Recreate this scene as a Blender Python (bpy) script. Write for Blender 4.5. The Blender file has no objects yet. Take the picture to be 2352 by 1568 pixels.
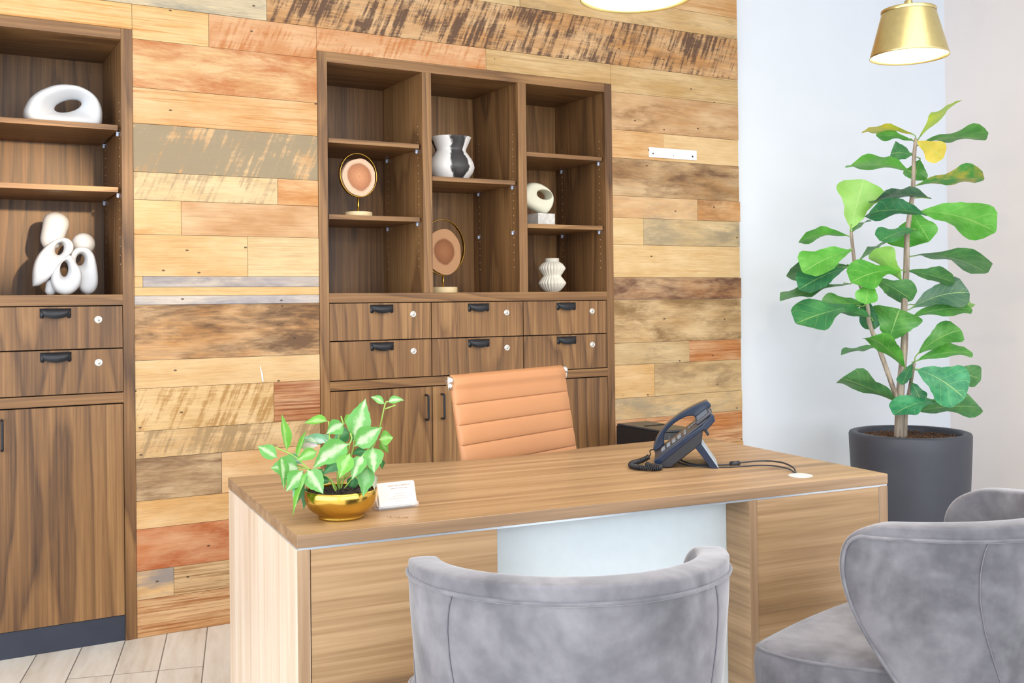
import bpy, bmesh, math, random
from mathutils import Vector, Matrix, noise as mnoise
random.seed(7)
C = bpy.context.scene.collection
sc = bpy.context.scene
PI = math.pi
YW = 3.924            # front plane of the plank wall and of the built-in bookcases
XR = 5.14             # right-hand wall
XW = 3.557            # where the planks end

# ------------------------------------------------------------------ colours
def s2l(c):
    return c/12.92 if c <= .04045 else ((c+.055)/1.055)**2.4
def H(h, k=1.0):
    return tuple(min(1, s2l(int(h[i:i+2], 16)/255)*k) for i in (0, 2, 4)) + (1,)

# ------------------------------------------------------------------ node helper
class Mat:
    def __init__(s, name):
        s.m = bpy.data.materials.new(name); s.m.use_nodes = True
        s.t = s.m.node_tree; s.t.nodes.clear()
        s.out = s.t.nodes.new('ShaderNodeOutputMaterial')
        s.b = s.t.nodes.new('ShaderNodeBsdfPrincipled')
        s.t.links.new(s.b.outputs[0], s.out.inputs[0])
    def n(s, typ, props=None, **ins):
        nd = s.t.nodes.new('ShaderNode'+typ)
        for k, v in (props or {}).items(): setattr(nd, k, v)
        for k, v in ins.items():
            key = int(k[1:]) if k[0] == 'i' and k[1:].isdigit() else k.replace('_', ' ')
            s.set(nd.inputs[key], v)
        return nd
    def set(s, sock, v):
        if isinstance(v, bpy.types.NodeSocket): s.t.links.new(v, sock)
        elif isinstance(v, bpy.types.Node): s.t.links.new(v.outputs[0], sock)
        else: sock.default_value = v
    def p(s, **ins):
        for k, v in ins.items(): s.set(s.b.inputs[k.replace('_', ' ')], v)
        return s
    def math(s, op, a, b=0.0, clamp=False):
        nd = s.t.nodes.new('ShaderNodeMath'); nd.operation = op; nd.use_clamp = clamp
        s.set(nd.inputs[0], a); s.set(nd.inputs[1], b); return nd.outputs[0]
    def ramp(s, fac, stops, interp='LINEAR'):
        nd = s.t.nodes.new('ShaderNodeValToRGB'); cr = nd.color_ramp; cr.interpolation = interp
        while len(cr.elements) < len(stops): cr.elements.new(.5)
        for e, (pos, col) in zip(cr.elements, stops):
            e.position = pos; e.color = col if len(col) == 4 else tuple(col)+(1,)
        s.set(nd.inputs[0], fac); return nd.outputs[0]
    def mix(s, fac, a, b, mode='MIX'):
        nd = s.t.nodes.new('ShaderNodeMix'); nd.data_type = 'RGBA'; nd.blend_type = mode
        s.set(nd.inputs[0], fac); s.set(nd.inputs[6], a); s.set(nd.inputs[7], b); return nd.outputs[2]
    def obj(s, scale=(1, 1, 1), rot=(0, 0, 0), seed=True, kind='Object'):
        tc = s.n('TexCoord'); v = tc.outputs[kind]
        if seed:
            oi = s.n('ObjectInfo'); r = s.math('MULTIPLY', oi.outputs['Random'], 23.0)
            va = s.n('VectorMath', {'operation': 'ADD'}); s.set(va.inputs[0], v)
            cx = s.n('CombineXYZ'); s.set(cx.inputs[0], r); s.set(cx.inputs[1], r); s.set(cx.inputs[2], r)
            s.set(va.inputs[1], cx.outputs[0]); v = va.outputs[0]
        mp = s.n('Mapping'); s.set(mp.inputs[0], v)
        mp.inputs['Scale'].default_value = scale; mp.inputs['Rotation'].default_value = rot
        return mp.outputs[0]
    def noise(s, vec, scale, detail=2, rough=.5, dist=0):
        nd = s.n('TexNoise'); s.set(nd.inputs['Vector'], vec)
        nd.inputs['Scale'].default_value = scale; nd.inputs['Detail'].default_value = detail
        nd.inputs['Roughness'].default_value = rough; nd.inputs['Distortion'].default_value = dist
        return nd.outputs[0]
    def bump(s, h, strength=.2, dist=.01):
        nd = s.n('Bump'); s.set(nd.inputs['Height'], h)
        nd.inputs['Strength'].default_value = strength; nd.inputs['Distance'].default_value = dist
        s.set(s.b.inputs['Normal'], nd.outputs[0])

def plain(name, col, rough=.5, metal=0.0, var=.06, scale=30, bump=0.0, **kw):
    a = Mat(name); v = a.obj()
    f = a.noise(v, scale, 3)
    c = H(col) if isinstance(col, str) else tuple(col)+(1,)
    lo = tuple(x*(1-var) for x in c[:3])+(1,); hi = tuple(min(1, x*(1+var)) for x in c[:3])+(1,)
    a.p(Base_Color=a.ramp(f, [(.3, lo), (.7, hi)]), Roughness=rough, Metallic=metal)
    if bump: a.bump(f, bump)
    for k, val in kw.items(): a.set(a.b.inputs[k.replace('_', ' ')], val)
    return a.m

def walnut(name, along='Z', k=1.0):
    a = Mat(name)
    st = {'Z': (1, 1, .10), 'X': (.10, 1, 1), 'Y': (1, .10, 1)}[along]
    st2 = tuple(1 if x == 1 else .018 for x in st)
    v = a.obj(st)
    wob = a.noise(a.obj(tuple(1 if x == 1 else .35 for x in st)), 7, 2)
    nA = a.math('ADD', a.noise(v, 2.5, 1.2, .4, .1), a.math('MULTIPLY', wob, .035))
    nA = a.math('ADD', nA, a.math('MULTIPLY', a.noise(a.obj(st2), 40, 2), .022))
    ring = a.math('FRACT', a.math('MULTIPLY', nA, 19.0))     # growth rings: slow rise, quick but soft fall
    line = a.ramp(ring, [(0, (.35,.35,.35)), (.10, (0,0,0)), (.78, (.62,.62,.62)), (.93, (1,1,1)), (1, (.35,.35,.35))])
    fib = a.noise(a.obj(st2), 110, 4, .65)
    big = a.noise(v, 1.5, 2, .5)
    f = a.math('SUBTRACT', .93, a.math('MULTIPLY', line, .34))
    f = a.math('ADD', a.math('MULTIPLY', f, .40), a.math('MULTIPLY', fib, .36))
    f = a.math('ADD', f, a.math('MULTIPLY', big, .34))
    col = a.ramp(f, [(.44, H('33231a', k)), (.56, H('5e432b', k)), (.68, H('805d3a', k)), (.82, H('a27c50', k))])
    a.p(Base_Color=col, Roughness=.42)
    a.b.inputs['Specular IOR Level'].default_value = .4
    a.bump(fib, .05, .002)
    return a.m

def laminate(name, along='X', k=1.0, tint=None, lo='705740', mid='9a7b58', hi='b89873'):
    a = Mat(name)
    st = {'X': (.022, 1, 1), 'Z': (1, 1, .022), 'Y': (1, .022, 1)}[along]
    rot = (0, 0, math.radians(5)) if along == 'X' else (0, 0, 0)
    f1 = a.noise(a.obj(st, rot), 26, 3, .6, .2)
    f2 = a.noise(a.obj(st, rot), 130, 3, .6)
    wob = a.noise(a.obj((.12, 1, 1) if along == 'X' else (1, 1, .12), rot), 9, 2)
    f = a.math('ADD', a.math('MULTIPLY', f1, .5), a.math('MULTIPLY', f2, .3))
    f = a.math('ADD', f, a.math('MULTIPLY', wob, .25))
    a.p(Base_Color=a.ramp(f, [(.36, H(lo, k)), (.5, H(mid, k)), (.66, H(hi, k))]), Roughness=.4)
    a.bump(f2, .04, .001)
    return a.m

# ------------------------------------------------------------------ mesh builder
class MB:
    def __init__(s): s.v = []; s.f = []; s.mi = []; s.uv = None; s.col = None
    def add(s, vs, fs, m=0):
        o = len(s.v); s.v += [tuple(x) for x in vs]; s.f += [tuple(i+o for i in q) for q in fs]; s.mi += [m]*len(fs); return s
    def box(s, x0, x1, y0, y1, z0, z1, m=0):
        return s.add([(x0,y0,z0),(x1,y0,z0),(x1,y1,z0),(x0,y1,z0),(x0,y0,z1),(x1,y0,z1),(x1,y1,z1),(x0,y1,z1)],
                     [(3,2,1,0),(4,5,6,7),(0,1,5,4),(1,2,6,5),(2,3,7,6),(3,0,4,7)], m)
    def prism(s, pts, z0, z1, m=0):          # closed ccw polygon in xy
        n = len(pts)
        return s.add([(x,y,z0) for x,y in pts]+[(x,y,z1) for x,y in pts],
                     [tuple(range(n-1,-1,-1)), tuple(range(n,2*n))]+[(i,(i+1)%n,(i+1)%n+n,i+n) for i in range(n)], m)
    def prism_y(s, pts, y0, y1, m=0):        # polygon in xz, extruded along y
        n = len(pts)
        return s.add([(x,y0,z) for x,z in pts]+[(x,y1,z) for x,z in pts],
                     [tuple(range(n)), tuple(range(2*n-1,n-1,-1))]+[((i+1)%n,i,i+n,(i+1)%n+n) for i in range(n)], m)
    def lathe(s, prof, n=40, c=(0,0), m=0, rf=None, cap=True):
        vs = []; fs = []
        for r, z in prof:
            for k in range(n):
                t = 2*PI*k/n; rr = r*(rf(t, z) if rf else 1)
                vs.append((c[0]+rr*math.cos(t), c[1]+rr*math.sin(t), z))
        for j in range(len(prof)-1):
            for k in range(n):
                a, b = j*n+k, j*n+(k+1)%n
                fs.append((a, b, b+n, a+n))
        if cap and prof[0][0] > 1e-5: fs.append(tuple(range(n-1, -1, -1)))
        if cap and prof[-1][0] > 1e-5: fs.append(tuple((len(prof)-1)*n+k for k in range(n)))
        return s.add(vs, fs, m)
    def tube(s, pts, r, n=8, m=0, closed=False):
        P = [Vector(p[:3]) for p in pts]; L = len(P); vs = []; fs = []
        R = [p[3] if len(p) > 3 else r for p in pts]
        up = Vector((0.13, .21, 1)).normalized(); prev = None
        for i in range(L):
            if closed: d = P[(i+1) % L]-P[i-1]
            else: d = P[min(i+1, L-1)]-P[max(i-1, 0)]
            d = d.normalized() if d.length > 1e-9 else Vector((0,0,1))
            if prev is None:
                a = d.cross(up)
                if a.length < .05: a = d.cross(Vector((1,0,0)))
            else: a = prev - d*prev.dot(d)
            a.normalize(); prev = a; b = d.cross(a)
            for k in range(n):
                t = 2*PI*k/n; vs.append(P[i]+(a*math.cos(t)+b*math.sin(t))*R[i])
        for i in range(L if closed else L-1):
            for k in range(n):
                p, q = i*n+k, i*n+(k+1) % n; j = ((i+1) % L)*n
                fs.append((p, q, j+(k+1) % n, j+k))
        if not closed: fs += [tuple(range(n-1,-1,-1)), tuple((L-1)*n+k for k in range(n))]
        return s.add(vs, fs, m)
    def grid(s, rows, m=0, closed=False):
        n = len(rows[0]); vs = [p for r in rows for p in r]; fs = []
        for j in range(len(rows)-1):
            for k in range(n if closed else n-1):
                a, b = j*n+k, j*n+(k+1) % n
                fs.append((a, b, b+n, a+n))
        return s.add(vs, fs, m)
    def ball(s, c, r, n=16, m=0, mat=None):
        vs = []; fs = []; k2 = n//2
        for j in range(k2+1):
            ph = PI*j/k2
            for k in range(n):
                t = 2*PI*k/n
                p = Vector((math.sin(ph)*math.cos(t)*r[0], math.sin(ph)*math.sin(t)*r[1], math.cos(ph)*r[2]))
                if mat: p = mat @ p
                vs.append(p+Vector(c))
        for j in range(k2):
            for k in range(n):
                a, b = j*n+k, j*n+(k+1) % n; fs.append((a, a+n, b+n, b))
        return s.add(vs, fs, m)
    def build(s, name, mats, parent=None, smooth=False, bevel=0, seg=2, sub=0, weld=True, off=(0,0,0), angle=None):
        me = bpy.data.meshes.new(name)
        me.from_pydata([(x-off[0], y-off[1], z-off[2]) for x, y, z in s.v], [], s.f)
        mats = mats if isinstance(mats, (list, tuple)) else [mats]
        for m in mats: me.materials.append(m)
        if len(mats) > 1: me.polygons.foreach_set('material_index', s.mi)
        if s.uv:
            l = me.uv_layers.new(name='UVMap')
            for lp in me.loops: l.data[lp.index].uv = s.uv[lp.vertex_index]
        if s.col:
            for nm, vals in s.col.items():
                at = me.attributes.new(nm, 'FLOAT_COLOR', 'POINT')
                for i, c in enumerate(vals): at.data[i].color = c
        if weld:
            bm = bmesh.new(); bm.from_mesh(me); bmesh.ops.remove_doubles(bm, verts=bm.verts, dist=1e-5)
            bmesh.ops.recalc_face_normals(bm, faces=bm.faces); bm.to_mesh(me); bm.free()
        if smooth: me.polygons.foreach_set('use_smooth', [True]*len(me.polygons))
        o = bpy.data.objects.new(name, me); C.objects.link(o)
        if parent: o.parent = parent
        if bevel:
            b = o.modifiers.new('bevel', 'BEVEL'); b.width = bevel; b.segments = seg; b.limit_method = 'ANGLE'; b.angle_limit = math.radians(angle or 35)
            me.polygons.foreach_set('use_smooth', [True]*len(me.polygons))
            w = o.modifiers.new('wn', 'WEIGHTED_NORMAL'); w.keep_sharp = True
        if sub:
            m_ = o.modifiers.new('sub', 'SUBSURF'); m_.levels = sub; m_.render_levels = sub
            me.polygons.foreach_set('use_smooth', [True]*len(me.polygons))
        return o

def tag(o, label=None, cat=None, group=None, kind=None):
    if label: o['label'] = label
    if cat: o['category'] = cat
    if group: o['group'] = group
    if kind: o['kind'] = kind
    return o
def thing(name, loc, label, cat, rz=0.0, group=None):
    o = bpy.data.objects.new(name, None); o.empty_display_size = .1; C.objects.link(o)
    o.location = loc; o.rotation_euler = (0, 0, rz)
    return tag(o, label, cat, group)
def copy_tree(o, parent=None):
    c = o.copy(); C.objects.link(c)
    if parent: c.parent = parent
    for ch in list(o.children): copy_tree(ch, c)
    return c
def smooth_path(pts, k=6, closed=False):
    P = [Vector(p[:3]) for p in pts]; R = [p[3] if len(p) > 3 else None for p in pts]; out = []; n = len(P)
    for i in range(n if closed else n-1):
        g = (lambda j: P[j % n]) if closed else (lambda j: P[max(0, min(n-1, j))])
        a, b, c, d = g(i-1), g(i), g(i+1), g(i+2)
        for q in range(k):
            t = q/k
            v = .5*((2*b)+(-a+c)*t+(2*a-5*b+4*c-d)*t*t+(-a+3*b-3*c+d)*t**3)
            out.append(tuple(v)+((R[i]*(1-t)+R[(i+1) % n]*t,) if R[0] is not None else ()))
    if not closed: out.append(tuple(P[-1])+((R[-1],) if R[0] is not None else ()))
    return out
def rrect(w, h, r, n=5):
    pts = []
    for cx, cy, a0 in ((w/2-r, h/2-r, 0), (-w/2+r, h/2-r, 90), (-w/2+r, -h/2+r, 180), (w/2-r, -h/2+r, 270)):
        for k in range(n+1):
            a = math.radians(a0+90*k/n); pts.append((cx+r*math.cos(a), cy+r*math.sin(a)))
    return pts

# ------------------------------------------------------------------ materials
WZ = walnut('walnut_vertical', 'Z'); WX = walnut('walnut_horizontal', 'X'); WY = walnut('walnut_depth', 'Y')
DX = laminate('desk_laminate_horizontal', 'X')
DZ = laminate('desk_laminate_vertical_lit', 'Z', lo='bfa78e', mid='d5c2ad', hi='e4d5c5')  # end panels: bright window light put into a paler laminate colour
DY = laminate('desk_laminate_depth', 'Y')
DE = laminate('desk_edge_band', 'X', lo='77604a', mid='93765a', hi='ac9073')
DEZ = laminate('desk_edge_band_vertical', 'Z', lo='77604a', mid='93765a', hi='ac9073')
SILVER = plain('silver_profile', 'c9d3de', .3, .6)
WHITEP = plain('white_lacquer_panel', 'd9e4ea', .25, 0, .02)
DRY = plain('painted_drywall', 'dfe6f0', .9, 0, .012, 4)
DRYW = plain('painted_drywall_warm', 'e3dcda', .9, 0, .012, 4)
CEIL = plain('ceiling_paint', 'efefef', .9, 0, .01)
BLACK = plain('black_metal', '23262c', .38, .3, .1)
CHROME = plain('chrome', 'e8e8ea', .12, 1, .02)
LOCKM = plain('lock_nickel', 'dcd9d2', .28, .7, .03)
DARKGAP = plain('dark_gap', '15100d', .9)
KICK = plain('navy_kickboard', '2b3140', .5, 0, .12, 12)
BRASS = plain('satin_brass', 'cdbf88', .34, 1, .05, 60)
GOLD = plain('polished_gold', 'd6b254', .2, 1, .04, 9)
WHITEC = plain('white_matte_ceramic', 'd6d9dd', .55, 0, .015)
CREAM = plain('cream_ceramic', 'e4e3cf', .5, 0, .02)
CREAM2 = plain('cream_ribbed_ceramic', 'e9e5d8', .6, 0, .03)
CLEAR = None
def _clear():
    a = Mat('clear_plastic'); a.p(Base_Color=(.93,.96,1,1), Roughness=.05)
    tr = a.n('BsdfTransparent'); mx = a.n('MixShader'); mx.inputs[0].default_value = .22
    a.set(mx.inputs[1], tr.outputs[0]); a.set(mx.inputs[2], a.b.outputs[0]); a.t.links.new(mx.outputs[0], a.out.inputs[0])
    return a.m
CLEAR = _clear()
PINBLUE = plain('shelf_pin_plastic', 'c3cfe8', .2, .1)
HOLE = plain('pin_hole_sleeve', 'd8c3a0', .5)

# ------------------------------------------------------------------ camera
def setup_camera():
    cam = bpy.data.cameras.new('camera'); o = bpy.data.objects.new('camera', cam); C.objects.link(o)
    r = Vector((0.8683, -0.4959, -0.0117)); u = Vector((0.0057, -0.0136, 0.9999)); f = Vector((0.496, 0.8683, 0.009))
    f.normalize(); r = (r-f*r.dot(f)).normalized(); u = r.cross(f)
    o.matrix_world = Matrix(((r.x,u.x,-f.x,0),(r.y,u.y,-f.y,0),(r.z,u.z,-f.z,1.1899),(0,0,0,1)))
    cam.sensor_width = 36; cam.lens = 36.5836; cam.shift_y = -0.0472147; cam.clip_start = .05
    sc.camera = o
setup_camera()

# ================================================================== the room
def structure(o): o['kind'] = 'structure'; return o
def floor_mat():
    a = Mat('wood_look_floor_tile')
    v = a.obj((1,1,1), (0,0,0), seed=False)
    sx = a.n('SeparateXYZ'); a.set(sx.inputs[0], v)
    ca, sa = math.cos(math.radians(15.2)), math.sin(math.radians(15.2))
    al = a.math('ADD', a.math('MULTIPLY', sx.outputs[0], sa), a.math('MULTIPLY', sx.outputs[1], ca))
    pe = a.math('SUBTRACT', a.math('MULTIPLY', sx.outputs[0], ca), a.math('MULTIPLY', sx.outputs[1], sa))
    pp = a.math('DIVIDE', a.math('ADD', pe, .1357), .1397)
    row = a.math('FLOOR', pp)
    rr = a.n('TexWhiteNoise', {'noise_dimensions': '1D'}); a.set(rr.inputs['W'], row)
    q = a.math('ADD', a.math('DIVIDE', a.math('SUBTRACT', al, 3.6), .9), a.math('MULTIPLY', a.math('FLOOR', a.math('MULTIPLY', rr.outputs[0], 5)), .2))
    cel = a.math('FLOOR', q)
    wn = a.n('TexWhiteNoise', {'noise_dimensions': '2D'}); cx = a.n('CombineXYZ')
    a.set(cx.inputs[0], row); a.set(cx.inputs[1], cel); a.set(wn.inputs['Vector'], cx.outputs[0])
    fp = a.math('FRACT', pp); fq = a.math('FRACT', q)
    ep = a.math('MINIMUM', fp, a.math('SUBTRACT', 1, fp)); eq = a.math('MINIMUM', fq, a.math('SUBTRACT', 1, fq))
    joint = a.math('MAXIMUM', a.math('LESS_THAN', ep, .014), a.math('LESS_THAN', eq, .0022))
    c2 = a.n('CombineXYZ'); a.set(c2.inputs[0], a.math('MULTIPLY', pe, 1)); a.set(c2.inputs[1], a.math('MULTIPLY', al, .13)); a.set(c2.inputs[2], a.math('MULTIPLY', wn.outputs[0], 30))
    s1 = a.noise(c2.outputs[0], 22, 4, .6, .3); s2 = a.noise(c2.outputs[0], 7, 2)
    f = a.math('ADD', a.math('MULTIPLY', s1, .6), a.math('MULTIPLY', s2, .5))
    f = a.math('ADD', f, a.math('MULTIPLY', a.math('SUBTRACT', wn.outputs[0], .5), .10))
    col = a.ramp(f, [(.30, H('b5a898')), (.48, H('d3ccc2')), (.62, H('dedad3')), (.8, H('c9c2b8'))])
    a.p(Base_Color=a.mix(joint, col, H('77726b')), Roughness=.45)
    return a.m
structure(MB().box(-2.6, XR+.2, -4.2, YW+.75, -.1, 0).build('floor', floor_mat()))
structure(MB().box(-2.6, XR+.2, -4.2, YW+.75, 3.0, 3.1).build('ceiling', CEIL))
b = MB()                                   # drywall behind and around the two niches
yb0, yb1 = YW+.022, YW+.60
b.box(-2.6, -.737, yb0, yb1, 0, 3.0).box(.681, 1.371, yb0, yb1, 0, 3.0).box(2.785, XR+.2, yb0, yb1, 0, 3.0)
b.box(-.737, .681, yb0, yb1, 2.194, 3.0).box(1.371, 2.785, yb0, yb1, 2.194, 3.0)
b.box(-.737, .681, YW+.47, yb1, 0, 2.194).box(1.371, 2.785, YW+.47, yb1, 0, 2.194)
structure(b.build('wall_rear', DRY, weld=False))
structure(MB().box(XR, XR+.15, -4.2, YW+.022, 0, 3.0).build('wall_right', DRYW))
b = MB()                                   # left wall with a wide window opening
b.box(-2.6, -2.45, -4.2, YW+.022, 0, .35).box(-2.6, -2.45, -4.2, YW+.022, 2.7, 3.0)
b.box(-2.6, -2.45, 3.2, YW+.022, .35, 2.7).box(-2.6, -2.45, -4.2, -3.0, .35, 2.7)
structure(b.build('wall_left', DRY, weld=False))

# ------------------------------------------------------------------ reclaimed plank wall
def plank_mat():
    a = Mat('reclaimed_planks')
    def at(n): return a.n('Attribute', {'attribute_name': n})
    A, B, P = at('col_a'), at('col_b'), at('par')       # par: amount, style, seed
    sp = a.n('SeparateColor'); a.set(sp.inputs[0], P.outputs['Color'])
    amt, style, seed = sp.outputs[0], sp.outputs[1], sp.outputs[2]
    tc = a.n('TexCoord'); s0 = a.n('SeparateXYZ'); a.set(s0.inputs[0], tc.outputs['Object'])
    x, z = s0.outputs[0], s0.outputs[2]
    off = a.math('MULTIPLY', seed, 97.0)
    def vec(ax, az, sk=0.0):
        c = a.n('CombineXYZ')
        xx = a.math('ADD', x, a.math('MULTIPLY', z, sk)) if sk else x
        a.set(c.inputs[0], a.math('MULTIPLY', xx, ax)); a.set(c.inputs[2], a.math('MULTIPLY', z, az)); a.set(c.inputs[1], off)
        return c.outputs[0]
    grain = a.noise(vec(1.2, 26), 5, 4, .6, .25)
    fine = a.noise(vec(6, 120), 3, 3, .6)
    tone = a.noise(vec(2.4, 7), 1.6, 3, .55)
    base = a.mix(a.ramp(grain, [(.40, (1,1,1)), (.62, (0,0,0))]), A.outputs['Color'], a.mix(.35, A.outputs['Color'], B.outputs['Color']))
    base = a.mix(a.math('MULTIPLY', a.math('SUBTRACT', .60, fine, True), 1.5), base, a.mix(.5, base, H('7a5230')))
    base = a.mix(a.ramp(tone, [(.35, (0,0,0)), (.7, (.32,.32,.32))]), base, H('fbe6bd'))
    hair = a.noise(vec(2.6, 300), 1.6, 2, .6, .3)
    base = a.mix(a.math('MULTIPLY', a.math('SUBTRACT', hair, .56, True), 3.2, True), base, a.mix(.6, base, H('6b4526')))
    # stains
    blob = a.noise(vec(2.2, 8), 1.3, 6, .66, .4)
    saw = a.noise(vec(34, 3.0, -.42), 1.5, 4, .65)
    sawm = a.noise(vec(4, 9), 1.3, 3, .6)
    saw = a.math('ADD', a.math('MULTIPLY', saw, .62), a.math('MULTIPLY', sawm, .40))
    lines = a.noise(vec(.9, 52), 2.6, 3, .55, .6)
    def st(v, k): return a.math('MULTIPLY', v, a.math('COMPARE', style, k)) if False else v
    def sel(k):
        nd = a.n('Math', {'operation': 'COMPARE'}); a.set(nd.inputs[0], style); nd.inputs[1].default_value = k; nd.inputs[2].default_value = .05
        return nd.outputs[0]
    f = a.math('ADD', a.math('MULTIPLY', blob, sel(.1)), a.math('MULTIPLY', saw, sel(.2)))
    f = a.math('ADD', f, a.math('MULTIPLY', lines, sel(.3)))
    thr = a.math('SUBTRACT', .69, a.math('MULTIPLY', amt, .44))
    f = a.math('ADD', f, a.math('MULTIPLY', a.math('SUBTRACT', a.noise(vec(9, 60), 2.2, 4, .7), .5), .22))
    hard = a.math('ADD', 5.2, a.math('MULTIPLY', sel(.2), 5.0))
    m = a.math('MULTIPLY', a.math('SUBTRACT', f, thr), hard, True)
    col = a.mix(a.math('MULTIPLY', m, .92), base, B.outputs['Color'])
    # nail holes and knots
    vo = a.n('TexVoronoi', {'voronoi_dimensions': '2D'}); c3 = a.n('CombineXYZ'); a.set(c3.inputs[0], a.math('ADD', a.math('MULTIPLY', x, 4.2), off)); a.set(c3.inputs[1], a.math('MULTIPLY', z, 8.0)); a.set(vo.inputs['Vector'], c3.outputs[0]); vo.inputs['Scale'].default_value = 1.0
    nail = a.math('LESS_THAN', vo.outputs['Distance'], .026)
    wn = a.math('GREATER_THAN', a.noise(vec(2, 4), 1.0, 1), .52)
    col = a.mix(a.math('MULTIPLY', a.math('MULTIPLY', nail, wn), .85), col, H('3a2618'))
    a.p(Base_Color=col, Roughness=.62)
    a.bump(a.math('ADD', grain, a.math('MULTIPLY', m, .4)), .12, .004)
    return a.m
ROWS = [0, .135, .239, .389, .490, .642, .741, .8945, .996, 1.197, 1.300, 1.452, 1.577, 1.678, 1.853, 1.983, 2.158, 2.283, 2.485, 2.589, 2.741, 2.87, 3.0]
# row: list of (x_end, base, stain, amount, style)
PL = {
0: [(1.2,'e3b27a','b0703c',.55,3),(9,'e0aa70','a8683a',.5,3)],
1: [(.807,'f0c58a','a09896',.55,1),(1.5,'dbb07a','9f7747',.55,3),(9,'e3b880','b08a5a',.4,1)],
2: [(2,'df8f58','c06a38',.45,1),(9,'eac48c','b89060',.4,1)],
3: [(2.2,'f0c384','cfa066',.35,1),(9,'e8b87c','b88850',.4,3)],
4: [(.984,'d2b590','86674a',.62,1),(1.6,'f0c592','d9a870',.25,1),(2.957,'e0a072','c07848',.4,1),(9,'e3a062','a8602f',.5,3)],
5: [(2.3,'e8c48f','b39a76',.50,2),(9,'e8c48c','b0a48c',.58,1)],
6: [(1.186,'f2d097','c29a5e',.46,2),(2.1,'cf8547','97501f',.58,3),(3.012,'f0ca90','d9a86c',.3,1),(9,'e2c594','a28a6a',.45,1)],
7: [(2.1,'f5d5a4','e6b878',.22,1),(3.2216,'dfc496','a08c6c',.38,1),(9,'dd9c60','a8602c',.45,3)],
8: [(2.1,'d8a468','6b4f36',.60,1),(9,'dab988','93764e',.62,1)],
9: [(2.1,'f3d094','c5c0c4',.5,1),(9,'b9824e','6a4230',.66,1)],
10: [(1.09,'f4cf9a','e8b878',.25,1),(2.2,'f3dbac','e0b27c',.2,3),(9,'f2d6a2','d8a86c',.25,3)],
11: [(.8445,'f5d596','e09c50',.35,1),(2.1,'e4b788','c9935e',.38,1),(2.957,'f1d6a2','ddb478',.25,3),(9,'e8cfa0','ada28a',.66,1)],
12: [(1.2077,'f3daaa','c6b090',.42,2),(1.9,'efb87a','cf8a48',.5,1),(3.284,'e6b986','c9b396',.4,1),(9,'e4ae74','a87a4a',.5,1)],
13: [(2.1,'e3b47c','a79c84',.68,2),(9,'c59f70','7a5c42',.56,1)],
14: [(1.9,'f1c184','d49650',.38,3),(3.083,'eec288','d09858',.3,3),(9,'f2d29c','dcae74',.22,3)],
15: [(2.1,'f3cb94','cc8550',.62,1),(9,'ddb07e','9e7850',.5,1)],
16: [(.951,'f6d594','e4a85c',.42,3),(2.128,'de9c64','cf8a50',.4,2),(9,'e3c28a','b89a68',.35,3)],
17: [(-.2,'ecc88e','c08a50',.4,3),(1.1716,'e2d6b8','a5a498',.58,1),(9,'e7b275','5f4538',.47,2)],
18: [(1.2,'e8bf84','8a6a4c',.45,2),(2.3,'ecd4a2','c8b080',.35,1),(9,'edca90','b9a27c',.42,1)],
19: [(1.0,'e6b67a','b98a50',.4,1),(9,'eabb7e','cf9858',.4,3)],
20: [(1.9,'e8c48c','a08060',.45,2),(9,'dfae74','b07840',.4,3)],
21: [(2.4,'f0cc94','d0a468',.3,1),(9,'e6bc84','b08858',.4,1)],
}
PK = .70
def WT(h, j): c = H(h, PK*j); m_ = max(c[:3]); w = 1-min(1, (max(c[:3])-min(c[:3]))/m_*1.5); return (c[0], c[1]*(.90+.09*w), c[2]*(.74+.24*w), 1)   # oiled wood: warmer than the raw swatches, greys stay grey
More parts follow.
